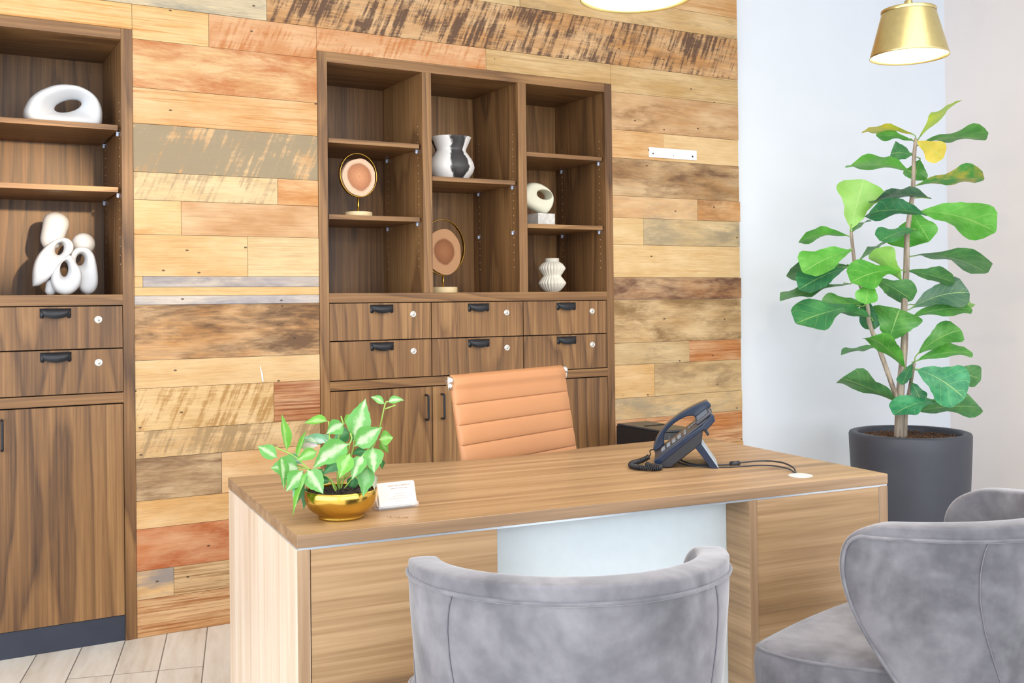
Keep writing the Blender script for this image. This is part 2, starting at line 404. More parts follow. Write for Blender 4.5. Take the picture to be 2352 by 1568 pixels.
def plank_wall():
    vs = []; fs = []; ca = []; cb = []; pr = []
    rnd = random.Random(3)
    niches = [(-.735, .6772), (1.3705, 2.7813)]
    for r in range(len(ROWS)-1):
        z0, z1 = ROWS[r], ROWS[r+1]; x = -2.45
        for xe, a, bcol, amt, sty in PL[r]:
            xe = min(xe, XW-rnd.random()*.008)
            segs = [(x, xe)]
            if z1 <= 2.2:
                for n0, n1 in niches:
                    nx = []
                    for p, q in segs:
                        if q <= n0 or p >= n1: nx.append((p, q)); continue
                        if p < n0: nx.append((p, n0))
                        if q > n1: nx.append((n1, q))
                    segs = nx
            seed = rnd.random(); dy = rnd.random()*.0018
            for p, q in segs:
                if q-p < .005: continue
                zz0, zz1 = z0, z1
                pieces = [(z0, z1, a, bcol, amt, sty, p, q)]
                if r == 16 : pieces = []
                if r == 16:   # this row meets the tops of the bookcases
                    cuts = [p]
                    for n0, n1 in niches:
                        for c in (n0, n1):
                            if p < c < q: cuts.append(c)
                    cuts.append(q)
                    for c0, c1 in zip(cuts, cuts[1:]):
                        mid = (c0+c1)/2; inside = any(n0 < mid < n1 for n0, n1 in niches)
                        pieces.append((2.1905 if inside else z0, z1, a, bcol, amt, sty, c0, c1))
                if r == 9 and xe < 2.5 and q < 1.5:
                    xa = p+.03 if p > .6 else p
                    pieces = [(1.197, 1.229, 'dcd6d6', 'a8a4aa', .5, 1, p, q), (1.229, 1.261, 'f5cf8d', 'd8b070', .2, 3, p, q), (1.261, 1.300, 'cbc4c6', '9a959c', .55, 1, xa, q)]
                    if xa > p: pieces.append((1.261, 1.300, 'f2cc90', 'd8b070', .2, 3, p, xa))
                for w0, w1, A_, B_, am, stl, px, qx in pieces:
                    o = len(vs); g = .0007; y0 = YW+.002+dy; e = .0007
                    vs += [(px+e,y0,w0+g),(qx-e,y0,w0+g),(qx-e,y0,w1-g),(px+e,y0,w1-g),(px+e,YW+.022,w0+g),(qx-e,YW+.022,w0+g),(qx-e,YW+.022,w1-g),(px+e,YW+.022,w1-g)]
                    fs += [(o,o+1,o+2,o+3),(o+1,o+5,o+6,o+2),(o+4,o,o+3,o+7),(o+3,o+2,o+6,o+7),(o+4,o+5,o+1,o)]
                    j = .97+.06*rnd.random()
                    ca += [WT(A_, j)]*8; cb += [WT(B_, j)]*8; pr += [(am, stl/10, seed, 1)]*8
            x = xe
    o = len(vs)                               # a sliver of white paint on one plank
    for x_, z_ in ((1.131,.958),(1.134,.958),(1.143,.925),(1.145,.895),(1.139,.905),(1.136,.93)):
        vs.append((x_, YW+.0012, z_)); ca.append(H('ffffff')); cb.append(H('ffffff')); pr.append((0,.1,0,1))
    fs.append((o+5,o+4,o+3,o+2,o+1,o))
    m = MB(); m.v = vs; m.f = fs; m.mi = [0]*len(fs); m.col = {'col_a': ca, 'col_b': cb, 'par': pr}
    return m.build('wall_back', plank_mat(), weld=False)
structure(plank_wall())

# ================================================================== built-in bookcases
CD = .428                                   # interior depth
def drawer_pull_mesh():
    # cup pull with a plate at each end; local: x along, y towards the wall, origin at the top centre
    m = MB(); w = .050
    rows = []
    for j in range(9):
        t = j/8*PI*.62
        row = []
        for i in range(17):
            u = -1+2*i/16
            d = math.sqrt(max(0, 1-u*u))**.7
            row.append((u*(w-.004), -.001-.021*math.sin(t+.25)*(.25+.75*d), -.002-.024*(1-math.cos(t))*(.15+.85*d)))
        rows.append(row)
    m.grid(rows)
    rows2 = [[(x, y+.0016, z+.0014) for x, y, z in r] for r in rows]
    m.grid([r[::-1] for r in rows2])
    m.box(-w, w, -.004, 0, -.004, 0)
    for s in (-1, 1):
        pl = [(s*w, 0), (s*w, -.030), (s*(w-.003), -.034), (s*(w-.011), -.034), (s*(w-.013), -.028), (s*(w-.020), -.018), (s*(w-.026), -.004), (s*(w-.026), 0)]
        if s > 0: pl = pl[::-1]
        m.prism_y(pl, -.003, 0)
        m.ball((s*(w-.007), -.003, -.028), (.003, .0015, .003), 8)
        m.ball((s*(w-.012), -.003, -.016), (.0022, .0012, .0022), 8)
    return m
def lock_mesh(): return MB().lathe([(0, -.0035), (.006, -.0035), (.0064, -.0025), (.0085, -.003), (.0098, -.004), (.0135, -.0015), (.014, 0), (0, 0)], 24)
def bookcase(name, x0, label, shelves, door_left_handle, mirror=False):
    root = thing(name, (x0, YW, 0), label, 'bookcase', group=None)
    Wd = 1.4095; e = .0385
    def B(n, mat, parent=root, bev=.0006, **k): return lambda m: m.build(n, mat, parent, bevel=bev, seg=1, **k)
    # vertical members
    def holes(m, px, s):                       # rows of sleeved pin holes drilled in a panel face
        for yy in (.048, CD-.06):
            for k in range(19):
                m.ball((px, yy, 1.345+k*.0325), (.0012, .0024, .0024), 6, 1)
        return m
    for a, c in ((0, e), (Wd-e, Wd)):
        m = MB().box(a, c, 0, CD+.02, 0, 2.190)
        holes(m, c if a == 0 else a, 1).build('side_panel', [WZ, HOLE], root, weld=False)
    ps = [(.4515, .4925), (.9105, .9515)]
    for a, c in ps: holes(holes(MB().box(a, c, .0, CD, 1.2352, 2.1498), a, 1), c, 1).build('partition', [WZ, HOLE], root, weld=False)
    B('top_rail', WX)(MB().box(e+.0003, Wd-e-.0003, 0, CD, 2.150, 2.190))
    B('middle_rail', WX)(MB().box(e+.0003, Wd-e-.0003, 0, CD, 1.197, 1.235))
    B('lower_rail', WX)(MB().box(e+.0003, Wd-e-.0003, 0, .05, .849, .885))
    bays = [(e, .4515), (.4925, .9105), (.9515, Wd-e)]
    for a, c in bays: B('back_panel', WZ)(MB().box(a-.01, c+.01, CD, CD+.012, 1.20, 2.16))
    B('carcass_back', DARKGAP)(MB().box(e, Wd-e, .022, .03, .0, 1.197))  # near-black sheet behind the fronts: shade of their gaps as colour
    B('kickboard', KICK)(MB().box(e, Wd-e, .006, .02, 0, .0905))
    # adjustable shelves on pins, rows of pin holes
    for bi, zs in shelves.items():
        a, c = bays[bi]
        for zt in zs:
            if zt > 0:
                B('shelf', WX, bev=.0008)(MB().box(a+.007, c-.011, .011, CD-.002, zt-.019, zt))
        for zt in zs:
            zz = abs(zt)-.019
            for px in (a, c):
                s = 1 if px == a else -1
                for yy in (.048, CD-.06):
                    m = MB().box(min(px, px+s*.011), max(px, px+s*.011), yy-.006, yy+.006, zz-.005, zz-.0005)
                    m.ball((px+s*.006, yy, zz-.010), (.006, .006, .007), 10)
                    m.build('shelf_pin', [PINBLUE], root, smooth=True)
    # drawers and doors
    cuts = [(e+.002, .4815), (.4855, .9235), (.9275, Wd-e-.002)]
    def drawer(a, c, z0, z1):
        d = MB().box(a, c, 0.0005, .0205, z0, z1).build('drawer', WZ, root, bevel=.0008, seg=1)
        xc = (a+c)/2
        p = drawer_pull_mesh(); p.v = [(x+xc, y+.0005, z+z1-.006) for x, y, z in p.v]
        p.build('drawer_pull', BLACK, d, smooth=True)
        l = lock_mesh(); l.v = [(x+c-.081, z+.0005, y+z1-.047) for x, y, z in l.v]
        l.build('lock', LOCKM, d, smooth=True)
        k = MB().box(c-.0815, c-.0805, -.0037, -.0028, z1-.050, z1-.044).build('keyhole', DARKGAP, d)
    for a, c in cuts:
        drawer(a, c, 1.0455, 1.1935); drawer(a, c, .8885, 1.0415)
    for i, (a, c) in enumerate(cuts):
        d = MB().box(a, c, .0005, .0205, .0925, .8445).build('door', WZ, root, bevel=.0008, seg=1)
        hx = a+.050 if door_left_handle[i] else c-.029
        if i == 1: hx = a+.040
        m = MB().tube(smooth_path([(hx, .0005, .811), (hx, -.018, .811), (hx, -.0265, .806), (hx, -.027, .796), (hx, -.027, .725), (hx, -.0265, .715), (hx, -.018, .710), (hx, .0005, .710)], 3), .0046, 8)
        m.build('bar_handle', BLACK, d, smooth=True)
    return root
bc = bookcase('bookcase', 1.3715, 'walnut built-in bookcase of three bays behind the desk and tan office chair',
         {0: [1.852, 1.548], 1: [1.722, -1.522], 2: [1.852, 1.536]}, [False, True, True])
bc2 = bookcase('bookcase', -.7330, 'walnut built-in bookcase cut off by the left edge, holding two white sculptures',
         {0: [1.80, 1.5], 1: [1.72], 2: [1.843, 1.620]}, [False, True, True])

# ================================================================== things on the shelves
def fr(s): return s-math.floor(s)
def holed(m, outer, inner, depth, c, ux, uy, un, seg=72, ring=20, off=(0, 0), skew=0, flat=1.0, funnel=0, sq=1.0, flat_in=0):
    """a ring-like body: outer and inner outlines are closed 2D curves as functions of an angle; depth(angle) is half its thickness"""
    rows = []
    for i in range(seg):
        t = 2*PI*i/seg
        ox, oy = outer(t); ix, iy = inner(t); d = depth(t)
        row = []
        for k in range(ring):
            a = 2*PI*k/ring
            cc = math.cos(a); w = (1-math.copysign(abs(cc)**sq, cc))/2   # 0 inner .. 1 outer
            s = math.sin(a)
            s = math.copysign(abs(s)**(flat_in if w < .5 and flat_in else flat), s)
            fx = funnel*max(0, -s)*(1-w)*1.0
            px = ix+(ox-ix)*min(1, w+fx); py = iy+(oy-iy)*min(1, w+fx)
            q = Vector(c)+Vector(ux)*px+Vector(uy)*py+Vector(un)*(s*d)
            row.append(tuple(q))
        rows.append(row)
    rows.append(rows[0])
    return m.grid(rows, closed=True)
def outline(pts):
    """closed smooth polar curve through outline points given as (x, y)"""
    P = smooth_path([(x, y, 0) for x, y in pts], 12, closed=True)
    A = sorted((math.atan2(y, x) % (2*PI), math.hypot(x, y)) for x, y, *_ in P)
    def f(t):
        t %= 2*PI
        lo = max([a for a in A if a[0] <= t] or [(A[-1][0]-2*PI, A[-1][1])])
        hi = min([a for a in A if a[0] > t] or [(A[0][0]+2*PI, A[0][1])])
        w = (t-lo[0])/max(1e-9, hi[0]-lo[0]); r = lo[1]*(1-w)+hi[1]*w
        return r*math.cos(t), r*math.sin(t)
    return f
def ell(cx, cy, a, b, rot):
    def f(t):
        u, v = a*math.cos(t-rot), b*math.sin(t-rot)
        return cx+u*math.cos(rot)-v*math.sin(rot), cy+u*math.sin(rot)+v*math.cos(rot)
    return f
def shifted(f, cx, cy): return lambda t: (f(t)[0]+cx, f(t)[1]+cy)

# oval holed sculpture, left bookcase, upper shelf
s = .000200
pts = [((x-950)*s, (590-y)*s) for x, y in [(205,750),(245,630),(300,520),(390,420),(480,350),(590,290),(700,240),(830,212),(950,205),(1080,212),(1180,240),(1280,285),(1350,330),(1420,395),(1470,470),(1510,570),(1530,680),(1528,780),(1515,870),(1490,940),(1440,968),(1200,965),(900,960),(600,955),(330,945),(255,920),(215,850)]]
m = MB(); z0 = 1.844
holed(m, outline(pts), ell(.002, .004, .048, .0205, math.radians(21)), lambda t: .052+.014*max(0, -math.sin(t)), (.478, 4.075, z0+.0758), (1,0,0), (0,0,1), (0,1,0), 80, 28, flat=.75, funnel=.42, sq=.75)
o = m.build('sculpture', WHITEC, smooth=True, weld=True, sub=1, off=(.478, 4.075, z0)); o.location = (.478, 4.075, z0)
tag(o, 'low white oval sculpture with a slanted hole on the upper left shelf', 'sculpture')

# cluster of holed loops, left bookcase, bottom compartment
m = MB(); s = .000236; bx, bz, by = .468, 1.2355, 4.10
def P2(x, y): return ((x-665)*s, (1440-y)*s)
def lobe(cx, cy, a, b, rot, d, y):
    x, z = P2(cx, cy); R_ = Matrix.Rotation(-rot, 3, 'Y')
    m.ball((bx+x, by+y, bz+z), (a*s, d, b*s), 28, 0, R_)
def caps(p, q, r0, r1, y0, y1, k=26):
    pa = []
    for i in range(k+1):
        t = (1-math.cos(PI*i/k))/2; x = p[0]+(q[0]-p[0])*t; yv = p[1]+(q[1]-p[1])*t
        X, Z = P2(x, yv)
        ln = math.hypot(q[0]-p[0], q[1]-p[1]); rr = .5*(r0+r1); dd = min(t, 1-t)*ln; e = math.sqrt(max(0, 1-(1-min(1, dd/rr))**2)) if 0 < t < 1 else .02
        pa.append((bx+X, by+y0+(y1-y0)*t, bz+Z, (r0+(r1-r0)*t)*s*e))
    m.tube(pa, .01, 24)
caps((606, 150), (450, 740), 205, 150, .055, .045)
caps((965, 460), (950, 800), 172, 172, .052, .048)
def loop(op, hc, ha, hb, hrot, d, y):
    c = P2(*hc)
    f = outline([(P2(*q)[0]-c[0], P2(*q)[1]-c[1]) for q in op])
    holed(m, f, ell(0, 0, ha*s, hb*s, hrot), lambda t: d*(.55+.6*min(1, math.hypot(*f(t))/(260*s))), (bx+c[0], by+y, bz+c[1]), (1,0,0), (0,0,1), (0,1,0), 64, 28, flat=.6, funnel=.22, sq=.7, flat_in=.3)
loop([(640,558),(720,585),(768,650),(775,720),(745,790),(690,850),(610,930),(540,1010),(480,1110),(430,1190),(340,1260),(205,1325),(192,1200),(200,1060),(225,940),(270,840),(340,740),(430,650),(530,585)], (580,728), 62, 98, math.radians(-18), .030, -.012)
loop([(905,688),(985,705),(1050,770),(1090,850),(1110,950),(1125,1050),(1135,1180),(1125,1300),(1080,1390),(1010,1430),(930,1420),(860,1360),(820,1270),(800,1130),(790,1010),(735,930),(730,830),(760,760),(820,705)], (885,890), 63, 92, math.radians(-12), .034, .004)
loop([(655,850),(720,830),(765,880),(800,960),(850,1030),(880,1110),(882,1200),(850,1300),(790,1380),(710,1432),(620,1442),(530,1405),(470,1330),(442,1230),(460,1120),(510,1030),(570,960)], (637,1040), 60, 118, math.radians(-2), .030, -.032)
caps((470, 1190), (440, 1445), 75, 82, -.005, -.01)
caps((990, 1200), (985, 1442), 90, 60, .0, .0)
o = m.build('sculpture', WHITEC, smooth=True, off=(bx, by, bz)); o.location = (bx, by, bz)
tag(o, 'white abstract sculpture of clustered pierced loops in the lowest left compartment', 'sculpture')

# wood slices in gold rings
def slice_mat(name, seedv, rim, mid, core):
    a = Mat(name); v = a.obj((1,1,1), seed=False)
    ln = a.n('VectorMath', {'operation': 'LENGTH'}); a.set(ln.inputs[0], v)
    nz = a.noise(v, 9, 3, .5); n2 = a.noise(v, 26, 3)
    d = a.math('ADD', a.math('DIVIDE', ln.outputs[1], .082), a.math('MULTIPLY', a.math('SUBTRACT', nz, .5), .34))
    rings = a.math('MULTIPLY', a.math('SINE', a.math('MULTIPLY', d, 58.0)), .5)
    col = a.ramp(d, [(.08, H(core)), (.45, H(mid)), (.66, H(mid, .78)), (.76, H(rim)), (1, H(rim))])
    col = a.mix(a.math('MULTIPLY', a.math('ADD', rings, .5), .22), col, H('7a4a2c'))
    a.p(Base_Color=col, Roughness=.6); return a.m
def ring_stand(loc, label, R, rs, tilt, hz, base_r, base_h, smat, bmat, sub, crack=False):
    t = thing('wood_slice_stand', loc, label, 'decor', math.radians(tilt), 'wood slices in gold rings')
    b = MB().lathe([(base_r*.985, 0), (base_r, .002), (base_r, base_h-.002), (base_r*.985, base_h)], 40).build('base', bmat, t, bevel=.001)
    MB().tube([(0, 0, base_h-.002), (0, 0, hz+.003)], .0042, 12).build('stem', GOLD, t, smooth=True)
    prof = [(R, -.006), (R, .006), (R-.0032, .006), (R-.0032, -.006), (R, -.006)]
    rows = []
    for k in range(73):
        a = 2*PI*k/72
        rows.append([(r*math.sin(a), y, hz+R-r*math.cos(a)) for r, y in prof])
    MB().grid(rows).build('ring', GOLD, t, bevel=.0006, seg=1)
    m = MB(); n = 64; rn = random.Random(sub); ph = [rn.random()*6 for _ in range(3)]
    out = []
    for k in range(n):
        a = 2*PI*k/n
        r = rs*(1+.022*math.sin(2*a+ph[0])+.018*math.sin(3*a+ph[1])+.010*math.sin(7*a+ph[2]))
        if crack and abs(a-PI*.94) < .06: r *= .62
        out.append((r*math.cos(a), r*math.sin(a)))
    m.prism_y(out, -.008, .008)
    o = m.build('wood_slice', smat, t, bevel=.0015); o.location = (.002, 0, hz+.0035+rs*1.0)
    return t
SL1 = slice_mat('wood_slice_light', 1, 'f0cdb0', 'c98a62', 'e0a276')
SL2 = slice_mat('wood_slice_dark', 2, 'c79a72', '9a6440', 'a8714a')
BLD = plain('pale_wood_base', 'e5cfa2', .5, 0, .12, 8)
ring_stand((1.576, 4.025, 1.548), 'light wood slice in a thin gold ring on the left bay shelf', .0905, .0785, 12, .082, .057, .020, SL1, BLD, 1)
ring_stand((2.008, 4.125, 1.2352), 'darker cracked wood slice in a gold ring at the foot of the middle bay', .124, .100, 14, .077, .063, .026, SL2, BLD, 5, True)

# black and white vase
def vase_mat():
    a = Mat('brushed_black_white_glaze'); v = a.obj((1,1,.8), seed=False)
    sx = a.n('SeparateXYZ'); a.set(sx.inputs[0], v)
    ang = a.math('ARCTAN2', sx.outputs[1], sx.outputs[0])
    n1 = a.noise(v, 14, 4, .6, .4); n2 = a.noise(a.obj((1,1,.25), seed=False), 60, 3)
    f = a.math('COSINE', a.math('MULTIPLY', a.math('ADD', ang, 1.02), 3.0))
    zf = a.math('MULTIPLY', a.math('SUBTRACT', sx.outputs[2], .105), 9.0)
    f = a.math('SUBTRACT', f, a.math('MULTIPLY', a.math('ABSOLUTE', zf), .55))
    f = a.math('ADD', f, a.math('MULTIPLY', a.math('SUBTRACT', n1, .5), 2.2))
    f = a.math('ADD', f, a.math('MULTIPLY', a.math('SUBTRACT', n2, .5), .8))
    col = a.ramp(f, [(.02, H('e6e6e6')), (.18, H('77777a')), (.36, H('2b2b2d')), (.8, H('3a3a3c'))])
    a.p(Base_Color=col, Roughness=.4); return a.m
m = MB(); k = .000488
k *= .995
prof = [(150,0),(152,4),(172,30),(200,70),(211,105),(212,118),(205,150),(186,188),(160,225),(142,248),(136,262),(142,285),(158,320),(176,360),(183,375),(184,381),(178,381),(170,362),(150,315),(132,270),(129,258),(150,215),(180,165),(190,120),(165,60),(0,40)]
m.lathe([(0, 0)]+[(r*k, z*k) for r, z in prof], 56)
o = m.build('vase', vase_mat(), smooth=True); o.location = (2.012, 4.045, 1.722); o.rotation_euler = (0, 0, math.radians(-31))
tag(o, 'white pinched-waist vase with black brush marks on the middle shelf', 'vase')

# cream holed sculpture on a marble block
m = MB(); s = .000381
c0 = (305, 310)
def P3(x, y): return ((x-338)*s, (281-y)*s)
pts = [P3(*q) for q in [(230,128),(160,140),(105,185),(70,250),(62,320),(90,385),(150,428),(220,455),(290,478),(345,497),(400,497),(440,462),(470,410),(481,350),(470,285),(440,235),(395,190),(345,158),(290,135)]]
t = thing('holed_sculpture', (2.482, 4.085, 1.536), 'small cream pebble sculpture with an oval hole on a marble block', 'sculpture', 0)
zc = (655-281)*s
holed(m, outline(pts), ell(.004, .003, .040, .0215, math.radians(-6)), lambda t_: .036, (.0075, 0, zc), (1,0,0), (0,0,1), (0,1,0), 72, 28, flat=.75, flat_in=.12, sq=.8)
m.build('pierced_body', CREAM, t, smooth=True, sub=1)
def marble():
    a = Mat('white_marble'); v = a.obj()
    n = a.noise(v, 14, 6, .65, 1.2); r = a.math('ABSOLUTE', a.math('SUBTRACT', n, .5))
    a.p(Base_Color=a.ramp(r, [(0, H('c9c9c8')), (.05, H('e2e1de')), (.2, H('efeeea'))]), Roughness=.3); return a.m
o = MB().box(-.048, .048, -.048, .048, 0, .0585).build('marble_block', marble(), t, bevel=.0012)
o.rotation_euler = (0, 0, math.radians(6)); o.location = (.006, .0, 0)

# ribbed double-bulb vase
m = MB(); k = .000400
prof = [(0,0),(70,0),(74,8),(95,22),(130,62),(152,98),(154,106),(150,116),(128,150),(104,180),(98,190),(104,202),(128,236),(148,270),(149,280),(140,300),(118,330),(92,352),(84,356),(84,392),(80,395),(70,392),(70,352),(0,340)]
def ribs(t_, z): return 1+(.062*math.cos(26*t_) if .012 < z/k/400 and 14*k < z < 352*k else 0)
m.lathe([(r*k, z*k) for r, z in prof], 208, rf=ribs)
o = m.build('vase', CREAM2, smooth=True); o.location = (2.570, 4.12, 1.2352)
tag(o, 'small cream ribbed vase of two stacked bulbs in the right bay', 'vase')

# ================================================================== on the wall and floor beside the bookcase
t = thing('mounting_plate', (3.136, YW+.001, 1.89), 'narrow white metal plate screwed to the planks right of the bookcase', 'mounting plate')
WPL = plain('white_painted_metal', 'eef2f8', .35, .0, .02)
MB().box(-.143, .143, -.0035, .001, -.0235, .0235).build('plate', WPL, t, bevel=.001)
for x, z, r in ((-.121, -.006, .0042), (.117, -.006, .0048), (.0, -.010, .0022)):
    l = MB().lathe([(0, .0016), (r*.8, .0016), (r, .0004), (r, 0)], 12); l.v = [(x+a, -.0035-c, z+b) for a, b, c in l.v]
    l.build('screw', BLACK, t, smooth=True)
MB().box(-.1445, -.143, -.0035, .002, .006, .012).build('edge_tab', BLACK, t)

t = thing('paper_shredder', (2.770, 3.62, 0), 'slim black machine with a red light standing behind the desk phone', 'paper shredder', 0)
SHB = plain('black_plastic', '1c1e22', .35, 0, .05)
SHG = plain('charcoal_plastic', '33363c', .3, 0, .05)
def dplan(w, d, bulge, n=14):
    return [(w*(-1+2*i/n), -d-bulge*(1-(-1+2*i/n)**2)) for i in range(n+1)]+[(w, d), (-w, d)]
SW, SD, SB = .088, .16, .022
MB().prism(dplan(SW-.004, SD-.006, SB), .012, .43).build('bin', SHB, t, bevel=.006)
MB().prism(dplan(SW, SD, SB), .432, .640).build('head', SHB, t, bevel=.004)
mm = MB(); mm.prism(dplan(SW-.002, SD-.002, SB), .640, .650); mm.build('lid', SHG, t, bevel=.007, seg=3)
MB().box(-.05, .05, -.01, .01, .648, .6515).build('paper_slot', DARKGAP, t)
for x in (-.06, .06):
    for y in (-.12, .12): MB().lathe([(.012, 0), (.012, .013)], 12, (x, y)).build('foot', SHB, t)
def sfy(x): return -SD-SB*(1-(x/SW)**2)
for k_, (x, z) in enumerate([(-.034, .583), (-.016, .583), (.004, .583), (-.034, .545), (-.016, .545), (.004, .545)]):
    yy = sfy(x)-.0012
    mm = MB()
    if k_ % 3 == 0: mm.box(x-.003, x+.003, yy, yy+.002, z-.002, z+.002)
    elif k_ % 3 == 1: mm.tube([(x+.005*math.cos(q), yy, z+.005*math.sin(q)) for q in [i*.5 for i in range(12)]], .001, 6)
    else: mm.tube([(x-.005, yy, z+.002), (x, yy, z-.003), (x+.006, yy, z+.004)], .001, 6)
    mm.build('button_icon', WPL, t)
for x in (-.056, .020):
    MB().box(x-.0014, x+.0014, sfy(x)-.0008, sfy(x)+.002, .445, .632).build('panel_seam', plain('panel_seam_grey', '5a6372', .4), t)
a = Mat('red_led'); a.p(Base_Color=(.4,0,0,1)); a.b.inputs['Emission Color'].default_value = (1,.05,.03,1); a.b.inputs['Emission Strength'].default_value = 1.5
MB().ball((-.066, sfy(-.066), .545), (.0035,.002,.0035), 8).build('indicator_light', a.m, t)

# ================================================================== desk
FL, FR, BR, BL = Vector((.6405,1.979)), Vector((2.156,1.844)), Vector((2.247,2.678)), Vector((.7045,2.748))
DT = .740
fx = (FR-FL).normalized(); fy = Vector((-fx.y, fx.x))
desk = thing('desk', (FL.x, FL.y, 0), 'light wood-grain office desk with a recessed white front panel', 'desk', math.atan2(fx.y, fx.x))
def dl(p): q = Vector(p[:2])-FL; return (q.dot(fx), q.dot(fy))
W_ = (FR-FL).length
bl, br = dl(BL), dl(BR)
back = [br]
arc = [(1.985,2.682),(1.8957,2.6823),(1.79,2.682),(1.7034,2.6631),(1.60,2.655),(1.4701,2.6508),(1.39,2.656),(1.3222,2.6659),(1.2668,2.6791),(1.20,2.702),(1.1313,2.7266),(.96,2.735),(.8142,2.7392)]
top = [(0,0),(W_,0)]+[br]+[dl(p) for p in arc]+[bl]
m = MB().prism(top, DT-.0262, DT)
o = m.build('desktop', [DX, DE], desk, bevel=.0012, seg=2)
for p in o.data.polygons:
    if abs(p.normal.z) < .5: p.material_index = 1
zt = DT-.0262-.0036
def lerp(p, q, t): return (p[0]+(q[0]-p[0])*t, p[1]+(q[1]-p[1])*t)
def dep(x):                                           # depth of the desk at x
    return bl[1]+(br[1]-bl[1])*x/W_-.012
# metal reveal strip under the top
MB().prism([(.002,.002),(W_-.002,.002),(br[0]-.004,br[1]-.03),(bl[0]+.004,bl[1]-.03)], zt-.001, DT-.0262).build('reveal_strip', SILVER, desk)
def epanel(q0, q1, w):
    d = (q1[0]-q0[0], q1[1]-q0[1])
    return [(q0[0],q0[1]),(q0[0]+w,q0[1]),(q1[0]+w,q1[1]),(q1[0],q1[1])]
for q0, q1 in (((.0,.001),(bl[0]+.001,bl[1]-.004)), ((W_-.0255,.001),(br[0]-.0265,br[1]-.004))):
    o = MB().prism(epanel(q0, q1, .0255), .0, zt).build('end_panel', [DZ, DEZ], desk, bevel=.001, seg=1)
    for p in o.data.polygons:
        if p.normal.y < -.7: p.material_index = 1
SKX0, SKX1 = .4285, 1.086
XIN = 1.109; RD = .095
# left front
MB().box(.0275, SKX0, .003, .021, .0, zt).build('front_panel', DX, desk, bevel=.001, seg=1)
MB().box(SKX0-.018, SKX0, .0215, RD, .0, zt).build('inner_side_panel', DY, desk, bevel=.001, seg=1)
MB().box(XIN+.0005, W_-.0275, .003, .021, .0, zt).build('front_panel', DX, desk, bevel=.001, seg=1)
o = MB().box(SKX1, XIN, .001, RD, .0, zt).build('inner_side_panel', [DY, DEZ], desk, bevel=.001, seg=1)
for p in o.data.polygons:
    if p.normal.y < -.7: p.material_index = 1
MB().box(SKX0-.02, SKX1+.012, RD+.0005, RD+.012, .0, zt).build('modesty_panel', WHITEP, desk, bevel=.001, seg=1)
for xa in (.0275, XIN+.003):
    xb = SKX0-.018 if xa < .1 else W_-.03
    MB().box(xa+.012, xb-.002, RD+.013, RD+.029, .06, zt).build('pedestal_back', DX, desk)
g = dl((1.951, 1.945))
gm = MB().lathe([(0,.0026),(.026,.0026),(.030,.0018),(.0315,0)], 32, g); gm.v = [(x,y,z+DT) for x,y,z in gm.v]
gm.build('cable_grommet', plain('satin_silver_cap','dfe3e2',.35,.35,.03), desk, smooth=True)

# ================================================================== business cards
CARDM = plain('ivory_card_stock', 'e3d6ce', .6, 0, .01)
INK = plain('grey_brown_ink', '6b5348', .7); INK2 = plain('pale_ink', 'a39086', .7)
rz = math.atan2(2.121-2.112, .957-.872)-.09
lean = math.radians(17)
h = thing('card_holder', (.9145, 2.122, DT), 'clear acrylic holder carrying ivory business cards beside the gold bowl', 'card holder', rz)
def lean_pt(x, y, z): return (x, y*math.cos(lean)+z*math.sin(lean), -y*math.sin(lean)+z*math.cos(lean)+.006)
m = MB()
w = .0475
m.add([lean_pt(*p) for p in [(-w,.0105,-.003),(w,.0105,-.003),(w,.0125,-.003),(-w,.0125,-.003),(-w,.0105,.040),(w,.0105,.040),(w,.0125,.040),(-w,.0125,.040)]], [(3,2,1,0),(4,5,6,7),(0,1,5,4),(1,2,6,5),(2,3,7,6),(3,0,4,7)])
m.build('back_plate', CLEAR, h, bevel=.0006)
m = MB()
fl = [(w*(-1+2*i/16), .0025+.010*(1-abs(-1+2*i/16)**.7)*0+.009*(abs(-1+2*i/16)**2)) for i in range(17)]
fpts = [(w*(-1+2*i/20), .0030+.0075*(1-(1-abs(-1+2*i/20))**2)*0+.006*math.sin(PI*i/20)**.6) for i in range(21)]
vs = []
for x, z in fpts: vs += [lean_pt(x, -.0105, -.003), lean_pt(x, -.0105, z), lean_pt(x, -.0085, z), lean_pt(x, -.0085, -.003)]
fs = []
for i in range(20):
    a_, b_ = i*4, i*4+4
    for q in range(4): fs.append((a_+q, a_+(q+1) % 4, b_+(q+1) % 4, b_+q))
fs += [(0,3,2,1), (80,81,82,83)]
m.add(vs, fs); m.build('front_lip', CLEAR, h)
m = MB().tube([lean_pt(-w, -.0095, -.0035), lean_pt(w, -.0095, -.0035)], .0022, 10); m.build('bottom_fold', CLEAR, h, smooth=True)
m = MB().box(-w, w, -.008, .022, 0, .0022); m.build('foot', CLEAR, h, bevel=.0005)
st = thing('business_card_stack', (.9145, 2.122, DT), 'stack of ivory printed business cards standing in the clear holder', 'business cards', rz)
def cardm(y0, y1, dx=0, dz=0):
    m = MB(); pl = rrect(.089, .0508, .0042, 4); n = len(pl)
    m.add([lean_pt(x+dx, y0, z+.0254+dz) for x, z in pl]+[lean_pt(x+dx, y1, z+.0254+dz) for x, z in pl], [tuple(range(n)), tuple(range(2*n-1,n-1,-1))]+[((i+1)%n,i,i+n,(i+1)%n+n) for i in range(n)])
    return m
cardm(-.0005, .0098, -.0032, .0012).build('cards_behind', CARDM, st)
fc = cardm(-.0078, -.0010).build('front_card', CARDM, st)
